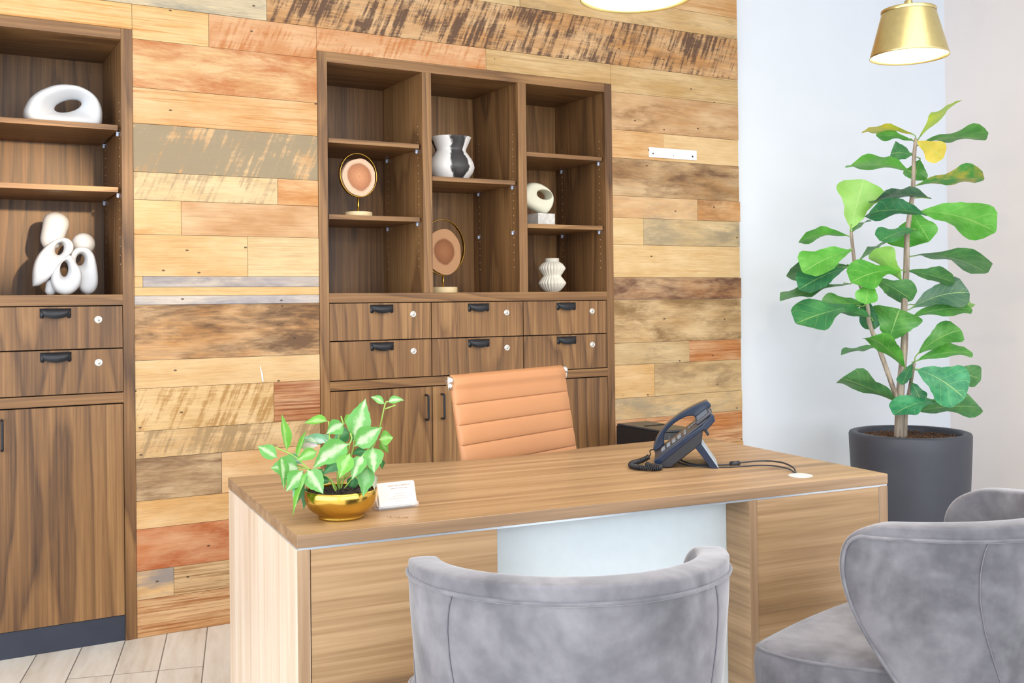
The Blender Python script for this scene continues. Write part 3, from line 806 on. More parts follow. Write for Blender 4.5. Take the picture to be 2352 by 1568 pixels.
def text_mesh(txt, size, x, z, mat, name, parent, fn, align='CENTER', yoff=-.0082):
    cu = bpy.data.curves.new('t', 'FONT'); cu.body = txt; cu.size = size; cu.align_x = align; cu.space_character = 1.15
    ob = bpy.data.objects.new('t', cu); C.objects.link(ob)
    me = ob.to_mesh(); vs = [tuple(v.co) for v in me.vertices]; fs = [tuple(p.vertices) for p in me.polygons]
    ob.to_mesh_clear(); bpy.data.objects.remove(ob)
    mm = MB(); mm.add([fn(x+vx, yoff, z+vy) for vx, vy, _ in vs], fs)
    return mm.build(name, mat, parent, weld=False)
text_mesh('KHRISTIAN CORNELIUS', .0045, .007, .0415, INK, 'printed_name', fc, lean_pt)
m = MB()
def bar(x0, x1, z, hh=.0007):
    m.add([lean_pt(x0,-.0081,z),lean_pt(x1,-.0081,z),lean_pt(x1,-.0081,z+hh),lean_pt(x0,-.0081,z+hh)], [(0,1,2,3)])
x = -.014
for wd in (.011,.004,.012,.009): bar(x, x+wd, .0362, .0011); x += wd+.0015
for z, x0, x1 in ((.0245,-.004,.016),(.0195,-.010,.022),(.0145,-.018,.026),(.0095,-.006,.009)):
    x = x0
    while x < x1: bar(x, min(x1, x+.0045), z); x += .0055
m.build('printed_lines', INK2, fc, weld=False)
# flecks on the desk in front of the cards
m = MB(); rn = random.Random(11)
for i in range(70):
    t_ = rn.random(); px = .857+(.892-.857)*t_+rn.uniform(-.004,.004); py = 2.041+(2.018-2.041)*t_+rn.uniform(-.006,.006); r = rn.uniform(.0006,.0016); a0 = rn.random()*6
    zc = DT+rn.random()*.0012+.0002
    m.add([(px+r*math.cos(a0+q*2.1), py+r*math.sin(a0+q*2.1), zc+(.0006 if q == 0 else 0)) for q in range(3)]+[(px,py,zc-.0002)], [(0,1,2),(0,3,1),(1,3,2),(2,3,0)])
o = m.build('gold_flakes', GOLD, weld=False, off=(.875,2.03,DT)); o.location = (.875,2.03,DT)
tag(o, 'scatter of tiny gold flakes on the desk in front of the card holder', 'flakes', kind='stuff')

# ================================================================== desk phone
PB = plain('slate_blue_plastic', '1a273d', .17, .0, .05)
PD = plain('phone_black_plastic', '1c1e25', .42, 0, .06)
PG = plain('phone_face_graphite', '3a3c44', .3, 0, .05)
PS = plain('phone_grey_stand', 'a9b3bf', .4, .1, .04)
KEYC = plain('key_cap', '767c86', .35); LEG = plain('key_legend', 'e9edf2', .5)
ph = thing('desk_phone', (1.722, 2.245, DT), 'dark blue office desk phone propped on a tilting stand', 'phone', math.radians(-38))
lowr = [(-.0020,.0140),(.0046,.0030),(.023,0),(.040,.0015),(.122,.0664),(.1255,.0995),(.1344,.1004),(.157,.1267),(.1555,.138),(.1236,.1100),(.0020,.0170)]
MB().prism_y(lowr[::-1], 0.002, .178).build('base_shell', PD, ph, bevel=.003)
band = [(-.0050,.0165),(.0045,.0045),(.0075,.0075),(.1255,.1030),(.1375,.1040),(.1585,.1275),(.1555,.1430),(.1480,.1440),(.1236,.1150),(-.0050,.0215)]
for y0, y1 in ((0,.012),(.168,.180)): MB().prism_y(band[::-1], y0, y1).build('side_band', PB, ph, bevel=.0022)
# face frame: s along the face, h out of the face
F0 = Vector((-.0046,.0195)); F1 = Vector((.1530,.1432)); fd = (F1-F0).normalized(); fn = Vector((-fd.y, fd.x))
def face(s_, y, h_): p = F0+fd*s_+fn*h_; return (p.x, y, p.y)
def fbox(m, s0, s1, y0, y1, h0, h1):
    vs = [face(a, b, c) for c in (h0, h1) for a, b in ((s0,y0),(s1,y0),(s1,y1),(s0,y1))]
    return m.add(vs, [(3,2,1,0),(4,5,6,7),(0,1,5,4),(1,2,6,5),(2,3,7,6),(3,0,4,7)])
fbox(MB(), .002, .198, .010, .172, -.004, .0015).build('face_plate', PG, ph, bevel=.0015)
fbox(MB(), .150, .199, .012, .120, .0016, .012).build('display_hood', PG, ph, bevel=.003)
SCR = plain('display_glass', '6f7a86', .12, 0, .05)
fbox(MB(), .158, .192, .020, .112, .0121, .0128).build('display', SCR, ph)
for i in range(4):
    for j in range(3):
        s0, y0 = .028+i*.0185, .034+j*.021
        kb = fbox(MB(), s0, s0+.0125, y0, y0+.0155, .0016, .0058).build('key', KEYC, ph, bevel=.0008, seg=1)
        txt = ['123','456','789','*0#'][3-i][2-j]
        text_mesh(txt, .0095, 0, 0, LEG, 'key_legend', kb, lambda vx, yo, vz, s0=s0, y0=y0: face(s0+.003+vz, y0+.0078-vx, .0061), yoff=0)
for i in range(5):
    fbox(MB(), .105, .113, .022+i*.018, .036+i*.018, .0016, .0046).build('soft_key', KEYC, ph, bevel=.0008, seg=1)
for i in range(3):
    fbox(MB(), .122+.009*i, .128+.009*i, .088, .104, .0016, .0046).build('soft_key', KEYC, ph, bevel=.0008, seg=1)
# handset on the far side
ho = [(.008,.003),(.006,.011),(.018,.021),(.042,.033),(.075,.042),(.110,.044),(.145,.041),(.180,.034),(.205,.027),(.209,.020),(.206,.006),(.160,.006),(.150,.018),(.135,.026),(.110,.031),(.085,.031),(.060,.026),(.050,.018),(.043,.008),(.036,.002)]
ho = smooth_path([(a_, b_, 0) for a_, b_ in ho], 3, closed=True)
m = MB(); n = len(ho)
y0, y1 = .122, .170
m.add([face(p[0], y0, p[1]+.002) for p in ho]+[face(p[0], y1, p[1]+.002) for p in ho], [tuple(range(n)), tuple(range(2*n-1,n-1,-1))]+[((i+1)%n,i,i+n,(i+1)%n+n) for i in range(n)])
hs = m.build('handset', PB, ph, bevel=.007, seg=4, angle=50)
# stand
stp = [(.105,.0548),(.1213,.0657),(.1655,.0),(.146,.0)]
for y0, y1 in ((.003,.008),(.170,.175)): MB().prism_y(stp[::-1], y0, y1).build('stand_leg', PB if y0 < .1 else PS, ph, bevel=.001)
MB().prism_y([(.116,.0615),(.1225,.0668),(.1672,.0005),(.1605,.0002)][::-1], .0082, .1698).build('stand_plate', PS, ph, bevel=.001)
MB().prism_y([(.1285,.098),(.134,.102),(.1445,.087),(.139,.083)][::-1], .03, .10).build('stand_hinge', PD, ph, bevel=.001)
for y_ in (.03, .15): 
    l = MB().lathe([(0,0),(.006,0),(.006,.002),(0,.002)], 12); l.v = [(x+.026,y+y_,z-.0004) for x,y,z in l.v]; l.build('rubber_foot', PD, ph)
# coiled cord from the handset round to the base
def coil(path, r, pitch, wire, taper=True):
    P = [Vector(p) for p in smooth_path(path, 24)]
    Ls = [0]
    for a_, b_ in zip(P, P[1:]): Ls.append(Ls[-1]+(b_-a_).length)
    N = int(Ls[-1]/pitch*12); out = []; prev = None; j = 0
    for i in range(N):
        d = Ls[-1]*i/N
        while Ls[j+1] < d: j += 1
        t = (d-Ls[j])/(Ls[j+1]-Ls[j]); p = P[j].lerp(P[j+1], t); dr = (P[j+1]-P[j]).normalized()
        a_ = dr.cross(Vector((0,0,1))).normalized(); b_ = a_.cross(dr)
        an = 2*PI*d/pitch
        out.append(tuple(p+(a_*math.cos(an)+b_*math.sin(an))*r))
    return out
Rm = Matrix.Rotation(math.radians(-38), 4, 'Z'); Ri = Rm.inverted()
def loc(p): return tuple(Ri @ (Vector(p)-Vector((1.722,2.245,DT))))
zc = DT+.0082
cp = [loc(p) for p in [(1.752,2.315,zc+.012),(1.735,2.318,zc+.004),(1.712,2.318,zc),(1.688,2.306,zc),(1.667,2.283,zc),(1.659,2.255,zc),(1.663,2.228,zc),(1.678,2.208,zc),(1.698,2.204,zc),(1.712,2.214,zc),(1.708,2.232,zc),(1.703,2.252,zc),(1.712,2.268,zc)]]
m = MB().tube(coil(cp, .0058, .0046, .0019), .0019, 6)
hp = face(.008, .146, .008)
m.tube(smooth_path([hp, (hp[0]-.014, hp[1]-.002, hp[2]-.004), loc((1.760,2.318,DT+.026)), cp[0]], 6), .0019, 6)
m.tube(smooth_path([cp[-1], loc((1.730,2.272,DT+.006)), loc((1.750,2.262,DT+.01))], 6), .0019, 6)
m.build('coiled_cord', PD, ph, smooth=True)

# cables from the phone to the grommet
CBM = plain('dark_cable_rubber', '2b2d33', .45)
z = DT+.0026
c1 = [(1.818,2.272,DT+.022),(1.824,2.258,DT+.009),(1.838,2.228,z),(1.862,2.197,z),(1.90,2.175,z),(1.925,2.165,z+.002),(1.965,2.148,z+.006),(1.995,2.115,z+.010),(2.000,2.06,z+.012),(1.985,2.005,z+.008),(1.962,1.972,z+.001)]
t = thing('cable', (1.93, 2.165, DT), 'black cable with a ferrite bead running from phone to grommet', 'cable', group=None)
def rel(P, o=(1.93,2.165,DT)): return [(p[0]-o[0],p[1]-o[1],p[2]-o[2]) for p in P]
MB().tube(smooth_path(rel(c1), 8), .0022, 8).build('cord', CBM, t, smooth=True)
fp_ = [(1.914,2.1695,z+.0015),(1.9165,2.1685,z+.0015),(1.9165,2.1685,z+.0015),(1.939,2.159,z+.0035),(1.939,2.159,z+.0035),(1.9415,2.158,z+.0038)]
m = MB().tube([p+(r,) for p, r in zip(rel(fp_), (.0035,.0062,.0068,.0068,.0062,.0035))], .006, 16); m.build('ferrite_bead', CBM, t, smooth=True)
c2 = [(1.800,2.262,DT+.016),(1.806,2.245,DT+.006),(1.818,2.212,z-.0004),(1.842,2.174,z-.0004),(1.875,2.145,z-.0004),(1.925,2.130,z-.0004),(1.965,2.112,z+.001),(1.985,2.07,z+.003),(1.978,2.01,z+.003),(1.958,1.973,z)]
o = MB().tube(smooth_path(rel(c2), 8), .0019, 8).build('cable', CBM, smooth=True); o.location = (1.93, 2.165, DT)
tag(o, 'thinner plain black cable on the desk, nearest the front edge', 'cable')

# measured leaf and stem positions (metres): base, tip, width, colour
FIG=[((4.007,3.231,1.913),(4.22,3.166,2.103),0.057,'Y2'),((3.998,3.236,1.939),(3.802,3.371,1.955),0.043,'Y1'),((4.012,3.252,1.913),(3.923,3.395,1.956),0.043,'G2'),((4.001,3.235,1.913),(4.01,3.093,1.817),0.082,'Y3'),((4.001,3.235,1.888),(4.299,3.088,1.916),0.065,'G3'),((3.988,3.244,1.767),(3.67,3.333,1.785),0.082,'G1'),((4.008,3.255,1.848),(4.023,3.396,1.875),0.093,'D2'),((4.045,3.246,1.835),(4.06,3.295,1.74),0.093,'G3'),((3.991,3.243,1.702),(4.23,3.049,1.725),0.079,'Y4'),((4.045,3.19,1.645),(3.752,3.265,1.623),0.068,'D4'),((4.026,3.201,1.567),(3.733,3.277,1.574),0.09,'D1'),((3.999,3.239,1.587),(4.275,3.026,1.486),0.154,'G1'),((3.737,3.39,1.497),(3.776,3.343,1.735),0.172,'G0'),((3.734,3.392,1.476),(3.509,3.486,1.452),0.044,'G2'),((3.743,3.387,1.49),(3.879,3.424,1.547),0.036,'G3'),((3.752,3.382,1.415),(3.472,3.428,1.311),0.118,'G1'),((3.772,3.406,1.34),(3.553,3.612,1.299),0.047,'D3'),((3.727,3.398,1.333),(3.486,3.467,1.234),0.1,'D1'),((3.736,3.393,1.257),(3.455,3.554,1.182),0.057,'D3'),((3.994,3.265,1.589),(4.122,3.263,1.454),0.108,'G2'),((3.996,3.276,1.554),(4.044,3.331,1.424),0.143,'G2'),((3.98,3.217,1.499),(3.762,3.238,1.446),0.068,'D2'),((3.764,3.376,1.354),(3.993,3.36,1.461),0.037,'D3'),((3.931,3.259,1.258),(3.788,3.293,1.414),0.079,'G0'),((3.926,3.249,1.314),(3.646,3.307,1.262),0.097,'G2'),((3.97,3.258,1.38),(4.329,3.112,1.301),0.072,'D3'),((3.954,3.268,1.315),(4.084,3.102,1.258),0.075,'D3'),((3.75,3.293,1.283),(3.671,3.247,1.164),0.082,'G1'),((3.769,3.305,1.284),(3.968,3.239,1.179),0.093,'D3'),((3.972,3.26,1.136),(4.159,3.083,1.211),0.122,'D4'),((4.022,3.266,1.157),(4.291,3.169,1.161),0.054,'G0'),((3.968,3.262,1.093),(4.171,3.077,1.133),0.082,'G3'),((3.769,3.352,1.153),(3.429,3.432,1.08),0.1,'D2'),((3.798,3.359,1.167),(3.639,3.484,1.147),0.079,'G3'),((3.804,3.401,1.217),(3.844,3.357,1.044),0.086,'D1'),((3.828,3.342,1.087),(3.675,3.395,1.133),0.057,'D2'),((3.867,3.366,1.101),(3.959,3.382,1.114),0.043,'D3'),((3.853,3.283,0.98),(3.851,3.214,1.14),0.188,'G3'),((3.936,3.248,0.856),(3.715,3.269,1.014),0.088,'G2'),((3.865,3.323,0.963),(3.713,3.433,0.929),0.035,'D3'),((3.995,3.249,0.919),(4.134,3.11,1.041),0.092,'G3'),((3.988,3.253,0.892),(4.189,3.092,0.933),0.077,'G2'),((3.934,3.286,0.7),(3.652,3.376,0.827),0.073,'D3'),((3.968,3.241,0.893),(3.892,3.24,0.794),0.054,'D1'),((3.941,3.211,0.865),(4.034,3.021,0.741),0.165,'E1'),((4.152,3.206,0.829),(4.345,3.165,0.8),0.085,'D3'),((3.953,3.24,0.806),(3.95,3.184,0.719),0.061,'E2'),((4.016,3.147,0.718),(3.776,3.192,0.669),0.088,'E1'),((3.983,3.258,0.665),(4.267,3.119,0.683),0.115,'D3')]
FIGT=[[(3.926,3.292,0.562,0.022),(3.93,3.289,0.666,0.02),(3.934,3.285,0.773,0.018),(3.952,3.272,1.004,0.016),(3.95,3.272,1.122,0.014),(3.96,3.265,1.301,0.014),(3.964,3.26,1.48,0.012),(3.978,3.252,1.587,0.011),(3.989,3.244,1.695,0.01),(3.995,3.24,1.838,0.009),(4.002,3.234,1.924,0.007)],[(3.93,3.288,0.681,0.012),(3.914,3.297,0.743,0.012),(3.891,3.309,0.82,0.011),(3.861,3.325,0.92,0.011),(3.812,3.352,1.075,0.01),(3.804,3.356,1.159,0.009),(3.761,3.378,1.303,0.009),(3.75,3.384,1.39,0.008),(3.74,3.388,1.497,0.007)],[(3.951,3.278,0.554,0.01),(3.955,3.274,0.658,0.009),(3.964,3.269,0.727,0.009),(3.979,3.259,0.819,0.008),(3.991,3.251,0.892,0.006)]]
POT=[((0.659,2.161,0.867),(0.622,2.182,0.892),0.0242,0),((0.662,2.147,0.873),(0.661,2.126,0.805),0.0184,0),((0.676,2.151,0.879),(0.673,2.175,0.958),0.0155,1),((0.695,2.14,0.866),(0.719,2.149,0.924),0.0107,1),((0.699,2.138,0.844),(0.643,2.159,0.847),0.0387,0),((0.706,2.1,0.847),(0.666,2.089,0.751),0.0145,1),((0.7,2.091,0.848),(0.722,2.056,0.801),0.0339,0),((0.699,2.115,0.844),(0.665,2.124,0.801),0.029,0),((0.7,2.114,0.828),(0.679,2.115,0.767),0.0174,2),((0.709,2.121,0.808),(0.7,2.115,0.759),0.0126,3),((0.773,2.038,0.902),(0.7,2.057,0.854),0.0387,0),((0.77,2.028,0.884),(0.744,2.021,0.836),0.0281,1),((0.797,2.024,0.878),(0.77,2.017,0.831),0.0261,0),((0.796,2.07,0.905),(0.821,2.067,0.99),0.0387,0),((0.785,2.042,0.895),(0.836,2.013,0.935),0.0349,0),((0.845,2.054,0.903),(0.879,2.057,0.905),0.0242,1),((0.822,2.033,0.893),(0.817,2.013,0.841),0.0349,0),((0.813,2.038,0.853),(0.793,2.016,0.793),0.029,4),((0.837,2.059,0.829),(0.829,2.041,0.8),0.0116,5),((0.762,2.135,0.94),(0.724,2.18,0.934),0.0136,1),((0.781,2.09,0.939),(0.745,2.099,0.918),0.0271,0),((0.782,2.09,0.938),(0.809,2.108,0.953),0.0145,1),((0.799,2.103,0.918),(0.772,2.131,0.902),0.0261,3),((0.756,2.128,0.894),(0.714,2.175,0.903),0.0184,2),((0.738,2.127,0.889),(0.703,2.17,0.885),0.0184,5),((0.729,2.109,0.882),(0.691,2.131,0.862),0.0203,1),((0.775,2.06,0.865),(0.727,2.076,0.837),0.0242,3),((0.86,2.056,0.977),(0.834,2.071,0.993),0.0116,0),((0.865,2.053,0.981),(0.9,2.045,0.984),0.0126,0),((0.855,2.072,0.896),(0.878,2.082,0.869),0.0145,1),((0.822,2.068,0.88),(0.795,2.083,0.873),0.0145,3),((0.807,2.1,0.823),(0.798,2.105,0.791),0.0203,3),((0.677,2.173,0.864),(0.713,2.153,0.851),0.0184,2),((0.752,2.096,0.819),(0.722,2.102,0.821),0.0126,3),((0.739,2.104,0.844),(0.72,2.103,0.824),0.0145,3),((0.858,2.082,0.858),(0.871,2.098,0.833),0.0116,3),((0.814,2.106,0.909),(0.802,2.113,0.896),0.0116,3),((0.771,2.131,0.886),(0.746,2.168,0.912),0.0136,2)]
POTS=[[(0.769,2.099,0.783),(0.757,2.094,0.815),(0.742,2.102,0.83),(0.707,2.11,0.848)],[(0.769,2.099,0.786),(0.766,2.077,0.843),(0.774,2.049,0.884),(0.773,2.037,0.902)],[(0.769,2.099,0.786),(0.771,2.108,0.838),(0.773,2.107,0.897),(0.781,2.09,0.939)],[(0.771,2.098,0.786),(0.784,2.089,0.84),(0.793,2.073,0.88),(0.796,2.07,0.905)],[(0.772,2.097,0.786),(0.814,2.096,0.836),(0.846,2.077,0.894),(0.853,2.061,0.938),(0.861,2.056,0.977),(0.866,2.052,0.983)],[(0.861,2.056,0.967),(0.873,2.049,0.972),(0.88,2.045,0.975)],[(0.707,2.11,0.848),(0.695,2.14,0.866),(0.676,2.151,0.879),(0.655,2.163,0.89)],[(0.767,2.1,0.786),(0.752,2.096,0.819),(0.73,2.12,0.835),(0.7,2.161,0.849),(0.677,2.173,0.864)],[(0.771,2.098,0.786),(0.774,2.095,0.82),(0.791,2.086,0.83),(0.798,2.024,0.878)],[(0.771,2.098,0.786),(0.784,2.101,0.819),(0.806,2.077,0.859),(0.82,2.034,0.894)],[(0.707,2.11,0.848),(0.706,2.1,0.847),(0.7,2.114,0.828)],[(0.78,2.091,0.939),(0.777,2.093,0.95),(0.776,2.093,0.954)],[(0.773,2.037,0.902),(0.777,2.035,0.912),(0.775,2.036,0.924)],[(0.697,2.139,0.844),(0.707,2.11,0.848)],[(0.763,2.135,0.94),(0.758,2.115,0.92),(0.754,2.106,0.898)],[(0.758,2.07,0.787),(0.752,2.074,0.807),(0.747,2.076,0.826)]]

# ================================================================== plants
EYE = Vector((0,0,1.19))
def leaf_mesh(items, prof, palette, sag, wave, cols, seed, min_ratio, nu=14, nv=4, cup=.18):
    """items: (base, tip, visible width, colour key). A leaf is a bent blade around a sagging midrib"""
    m = MB(); m.uv = []; cl = []; cl2 = []; rn = random.Random(seed)
    for b, t, w, ck in items:
        b, t = Vector(b), Vector(t); L = (t-b).length; d = (t-b).normalized()
        view = ((b+t)/2-EYE).normalized()
        side = d.cross(view)
        if side.length < .2: side = d.cross(Vector((0,0,1)))
        side.normalize(); nrm = side.cross(d).normalized()
        full = max(w, min_ratio*L); c = min(1, w/full); phi = math.acos(c)
        sgn = 1
        wd1 = side*math.cos(phi)+nrm*math.sin(phi)*sgn
        n1 = wd1.cross(d)
        if n1.z < 0: n1 = -n1
        wd2 = side*math.cos(phi)-nrm*math.sin(phi)
        n2 = wd2.cross(d); n2 = n2 if n2.z > 0 else -n2
        wd, nn = (wd1, n1) if n1.z >= n2.z else (wd2, n2)
        base = len(m.v); ph1, ph2 = rn.random()*6, rn.random()*6
        sg = sag*(.5+rn.random())
        tw = rn.uniform(-.25, .25)
        for i in range(nu+1):
            s = i/nu
            p = b.lerp(t, s)+Vector((0,0,1))*L*sg*4*s*(1-s)*(.5 if abs(d.z) > .7 else 1)
            hw = full/2*prof(s)
            ca, sa = math.cos(tw*s), math.sin(tw*s)
            wv = wd*ca+nn*sa; nv_ = nn*ca-wd*sa
            for k in range(-nv, nv+1):
                u = k/nv
                wob = 1+.06*math.sin(9*s+ph1*(1 if u > 0 else 2))
                lift = cup*abs(u)**1.3*hw+wave*full*math.sin(11*s+ph2+(1.4 if u > 0 else 0))*abs(u)**2*prof(s)
                m.v.append(tuple(p+wv*(u*hw*wob)+nv_*lift)); m.uv.append((u*.5+.5, s)); cl.append(cols[ck][0]); cl2.append(cols[ck][1])
        n = 2*nv+1
        for i in range(nu):
            for k in range(n-1):
                a_ = base+i*n+k; m.f.append((a_, a_+1, a_+n+1, a_+n)); m.mi.append(0)
    m.col = {'leaf_a': cl, 'leaf_b': cl2}
    return m
def interp(tab):
    def f(s):
        for (a, x), (b, y) in zip(tab, tab[1:]):
            if s <= b: 
                t = (s-a)/(b-a); t = t*t*(3-2*t); return x+(y-x)*t
        return tab[-1][1]
    return f
def leaf_material(name, kind):
    a = Mat(name)
    A = a.n('Attribute', {'attribute_name': 'leaf_a'}); B = a.n('Attribute', {'attribute_name': 'leaf_b'})
    uv = a.n('UVMap'); s = a.n('SeparateXYZ'); a.set(s.inputs[0], uv.outputs[0])
    u = a.math('ABSOLUTE', a.math('SUBTRACT', s.outputs[0], .5)); v = s.outputs[1]
    ns = a.noise(a.obj((1,1,1), seed=False), 16 if kind == 'fig' else 45, 3, .6)
    if kind == 'fig':
        ft = a.math('MULTIPLY', a.math('SUBTRACT', ns, .40), 3.2, True)
        col = a.mix(ft, A.outputs['Color'], B.outputs['Color'])
        mid = a.math('LESS_THAN', u, .014)
        vv = a.math('FRACT', a.math('SUBTRACT', a.math('MULTIPLY', v, 6.0), a.math('MULTIPLY', u, 3.4)))
        ven = a.math('MULTIPLY', a.math('LESS_THAN', vv, .05), a.math('GREATER_THAN', v, .12))
        vm = a.math('MAXIMUM', mid, a.math('MULTIPLY', ven, .55))
        col = a.mix(a.math('MULTIPLY', vm, .55), col, H('b7d98a'))
        a.bump(a.math('SUBTRACT', 1, vm), .25, .003)
        a.p(Base_Color=col, Roughness=.42)
    else:
        q = a.math('ADD', u, a.math('MULTIPLY', a.math('SUBTRACT', ns, .5), .6))
        w = a.ramp(q, [(.04, (1,1,1)), (.24, (0,0,0))])
        col = a.mix(w, A.outputs['Color'], B.outputs['Color'])
        vm = a.math('LESS_THAN', u, .016)
        col = a.mix(a.math('MULTIPLY', vm, .4), col, H('8fb878'))
        a.p(Base_Color=col, Roughness=.4)
    a.b.inputs['Subsurface Weight'].default_value = 0
    tr = a.n('BsdfTranslucent'); a.set(tr.inputs['Color'], col)
    mx = a.n('MixShader'); mx.inputs[0].default_value = .22
    a.set(mx.inputs[1], a.b.outputs[0]); a.set(mx.inputs[2], tr.outputs[0])
    a.t.links.new(mx.outputs[0], a.out.inputs[0])
    return a.m
def soil_mat(name, c0, c1):
    a = Mat(name); n = a.noise(a.obj(), 90, 5, .7)
    a.p(Base_Color=a.ramp(n, [(.35, H(c0)), (.65, H(c1))]), Roughness=.9); a.bump(n, .8, .01); return a.m
def rel3(P, o): return tuple(P[i]-o[i] for i in range(3))

# ---- fig tree
PC = Vector((3.969, 3.267, 0)); RZ = .574; RP = .268
fig = thing('potted_fig_tree', tuple(PC), 'tall fiddle-leaf fig tree in a charcoal planter by the white wall', 'potted plant')
m = MB().lathe([(0,0),(.215,0),(.225,.004),(.240,.10),(.256,.30),(.266,.50),(RP,RZ-.012),(RP-.004,RZ-.003),(RP-.012,RZ),(RP-.030,RZ),(RP-.037,RZ-.004),(RP-.040,RZ-.015),(RP-.044,RZ-.06),(0,RZ-.06)], 96)
m.build('planter', plain('matte_charcoal_planter', '3b3f4b', .5, 0, .05, 10), fig, smooth=True)
m = MB(); rn = random.Random(5)
rows = [[(r*math.cos(q*PI/24), r*math.sin(q*PI/24), RZ-.036+.006*math.sin(r*60+q)+.008*(rn.random()-.5)) for q in range(48)] for r in [.001,.03,.06,.09,.12,.15,.18,.205,.226]]
m.grid(rows, closed=True)
for i in range(700):
    r = .22*math.sqrt(rn.random()); q = rn.random()*2*PI; a0 = rn.random()*PI; l = rn.uniform(.008,.026); e = rn.uniform(-.3,.6)
    p = Vector((r*math.cos(q), r*math.sin(q), RZ-.030+rn.random()*.008)); d = Vector((math.cos(a0)*math.cos(e), math.sin(a0)*math.cos(e), math.sin(e)))*l
    m.tube([p-d*.5, p+d*.5], rn.uniform(.0012,.003), 4)
m.build('bark_mulch', soil_mat('bark_mulch', '3a2a22', '8a6248'), fig, weld=False)
def bark():
    a = Mat('grey_brown_bark'); n = a.noise(a.obj((1,1,.12)), 60, 4, .6)
    a.p(Base_Color=a.ramp(n, [(.3, H('6d5e55')), (.55, H('a79a8b')), (.75, H('c3b8a8'))]), Roughness=.8); a.bump(n, .4, .004); return a.m
BARK = bark()
for tr in FIGT:
    P = [rel3(p, PC)+(p[3],) for p in tr]
    if P[0][2] > .6-.05 and P[0][2] < RZ+.06: P[0] = (P[0][0], P[0][1], RZ-.04, P[0][3])
    MB().tube(smooth_path(P, 5), .01, 12).build('trunk', BARK, fig, smooth=True)
figprof = interp([(0,.035),(.10,.05),(.17,.26),(.30,.44),(.42,.52),(.55,.70),(.70,.97),(.80,1.0),(.90,.88),(.96,.58),(1,.10)])
def G(a, b): return (H(a), H(b))
fcols = {'Y1': G('d9cf3f','a9c23c'), 'Y2': G('a9cf3e','c6d94a'), 'Y3': G('e0cc58','c3c24a'), 'Y4': G('4f9a4a','c9b84e'), 'G0': G('9ad06a','8bc75a'), 'G1': G('62b548','7cc75c'), 'G2': G('4fa23c','6bb84a'),
         'G3': G('4b8f42','66a750'), 'D1': G('357a55','45905c'), 'D2': G('418755','57a05c'), 'D3': G('4d8852','66a05c'), 'D4': G('45705a','5c8263'), 'E1': G('2c8a5c','57b27a'), 'E2': G('1f7046','349060')}
items = [(rel3(b, PC), rel3(t, PC), w*1.22, c) for b, t, w, c in FIG]
EYE = Vector((0,0,1.19))-PC
fm = leaf_mesh(items, figprof, None, .06, .09, fcols, 4, .60)
# leaf stalks
m = fm
trunk_pts = [Vector(rel3(p, PC)) for tr in FIGT for p in smooth_path(tr, 5)]
for b, t, w, c in items:
    q = min(trunk_pts, key=lambda p: (p-Vector(b)).length); d = (Vector(t)-Vector(b))
    if (q-Vector(b)).length < .16:
        n0 = len(m.v); m.tube([tuple(q), tuple(q.lerp(Vector(b), .5)+Vector((0,0,.004))), b, tuple(Vector(b)+d*.10+Vector((0,0,.012)))], .0028, 6, 1)
        m.uv += [(.3, .05)]*(len(m.v)-n0); 
        for q_ in ('leaf_a', 'leaf_b'): m.col[q_] += [(.2,.4,.1,1)]*(len(m.v)-n0)
m.build('foliage', [leaf_material('fig_leaf', 'fig'), plain('leaf_stalk_green', '7da553', .5)], fig, smooth=True, weld=False)

# ---- variegated plant in the gold bowl
PC2 = Vector((.776, 2.0985, DT))
pot = thing('potted_plant', tuple(PC2), 'variegated trailing plant in a round gold bowl on the desk', 'potted plant')
R_ = .0775
prof = [(0,.004),(.040,.004),(.046,0),(.0480,.001),(.0485,.004),(.047,.008),(.0575,.013),(.068,.022),(.0745,.034),(R_,.046),(.0765,.056),(.0745,.0605),(.0735,.0608),(.0725,.0600),(.0745,.054),(.0755,.046),(.072,.034),(.062,.022),(0,.018)]
MB().lathe(prof, 72).build('bowl', GOLD, pot, smooth=True)
m = MB(); rn = random.Random(9)
rows = [[(r*math.cos(q*PI/20), r*math.sin(q*PI/20), .050+.010*(1-r/.074)+.004*(rn.random()-.5)) for q in range(40)] for r in [.001,.012,.024,.036,.048,.06,.0735]]
m.grid(rows, closed=True)
for i in range(260):
    r = .066*math.sqrt(rn.random()); q = rn.random()*6.283
    m.ball((r*math.cos(q), r*math.sin(q), .053+.010*(1-r/.074)), (rn.uniform(.001,.003),)*3, 5)
m.build('soil', soil_mat('dark_soil', '17120f', '4a3d36'), pot, weld=False)
EYE = Vector((0,0,1.19))-PC2
m = MB()
for s_ in POTS:
    P = [rel3(p, PC2) for p in s_]
    if P[0][2] < .09: P[0] = (P[0][0]*.6, P[0][1]*.6, .050)
    m.tube(smooth_path(P, 6), .0016, 6)
m.build('stems', plain('pale_green_stem', '8fb04e', .45), pot, smooth=True, weld=False)
pprof = interp([(0,.03),(.06,.10),(.18,.68),(.33,.98),(.45,1.0),(.62,.80),(.80,.42),(.92,.16),(1,.01)])
pc = {0: G('63a850','bccfa8'), 1: G('69ad3f','9fcb7c'), 2: G('74b088','bccfca'), 3: G('3a7c46','55985d'), 4: G('5c9c50','7fb276'), 5: G('b8c8a8','e6c8d6')}
items = [(rel3(b, PC2), rel3(t, PC2), w*1.3, c) for b, t, w, c in POT]
leaf_mesh(items, pprof, None, .07, .03, pc, 8, .5, 12, 4, .25).build('foliage', leaf_material('variegated_leaf', 'pot'), pot, smooth=True, weld=False)

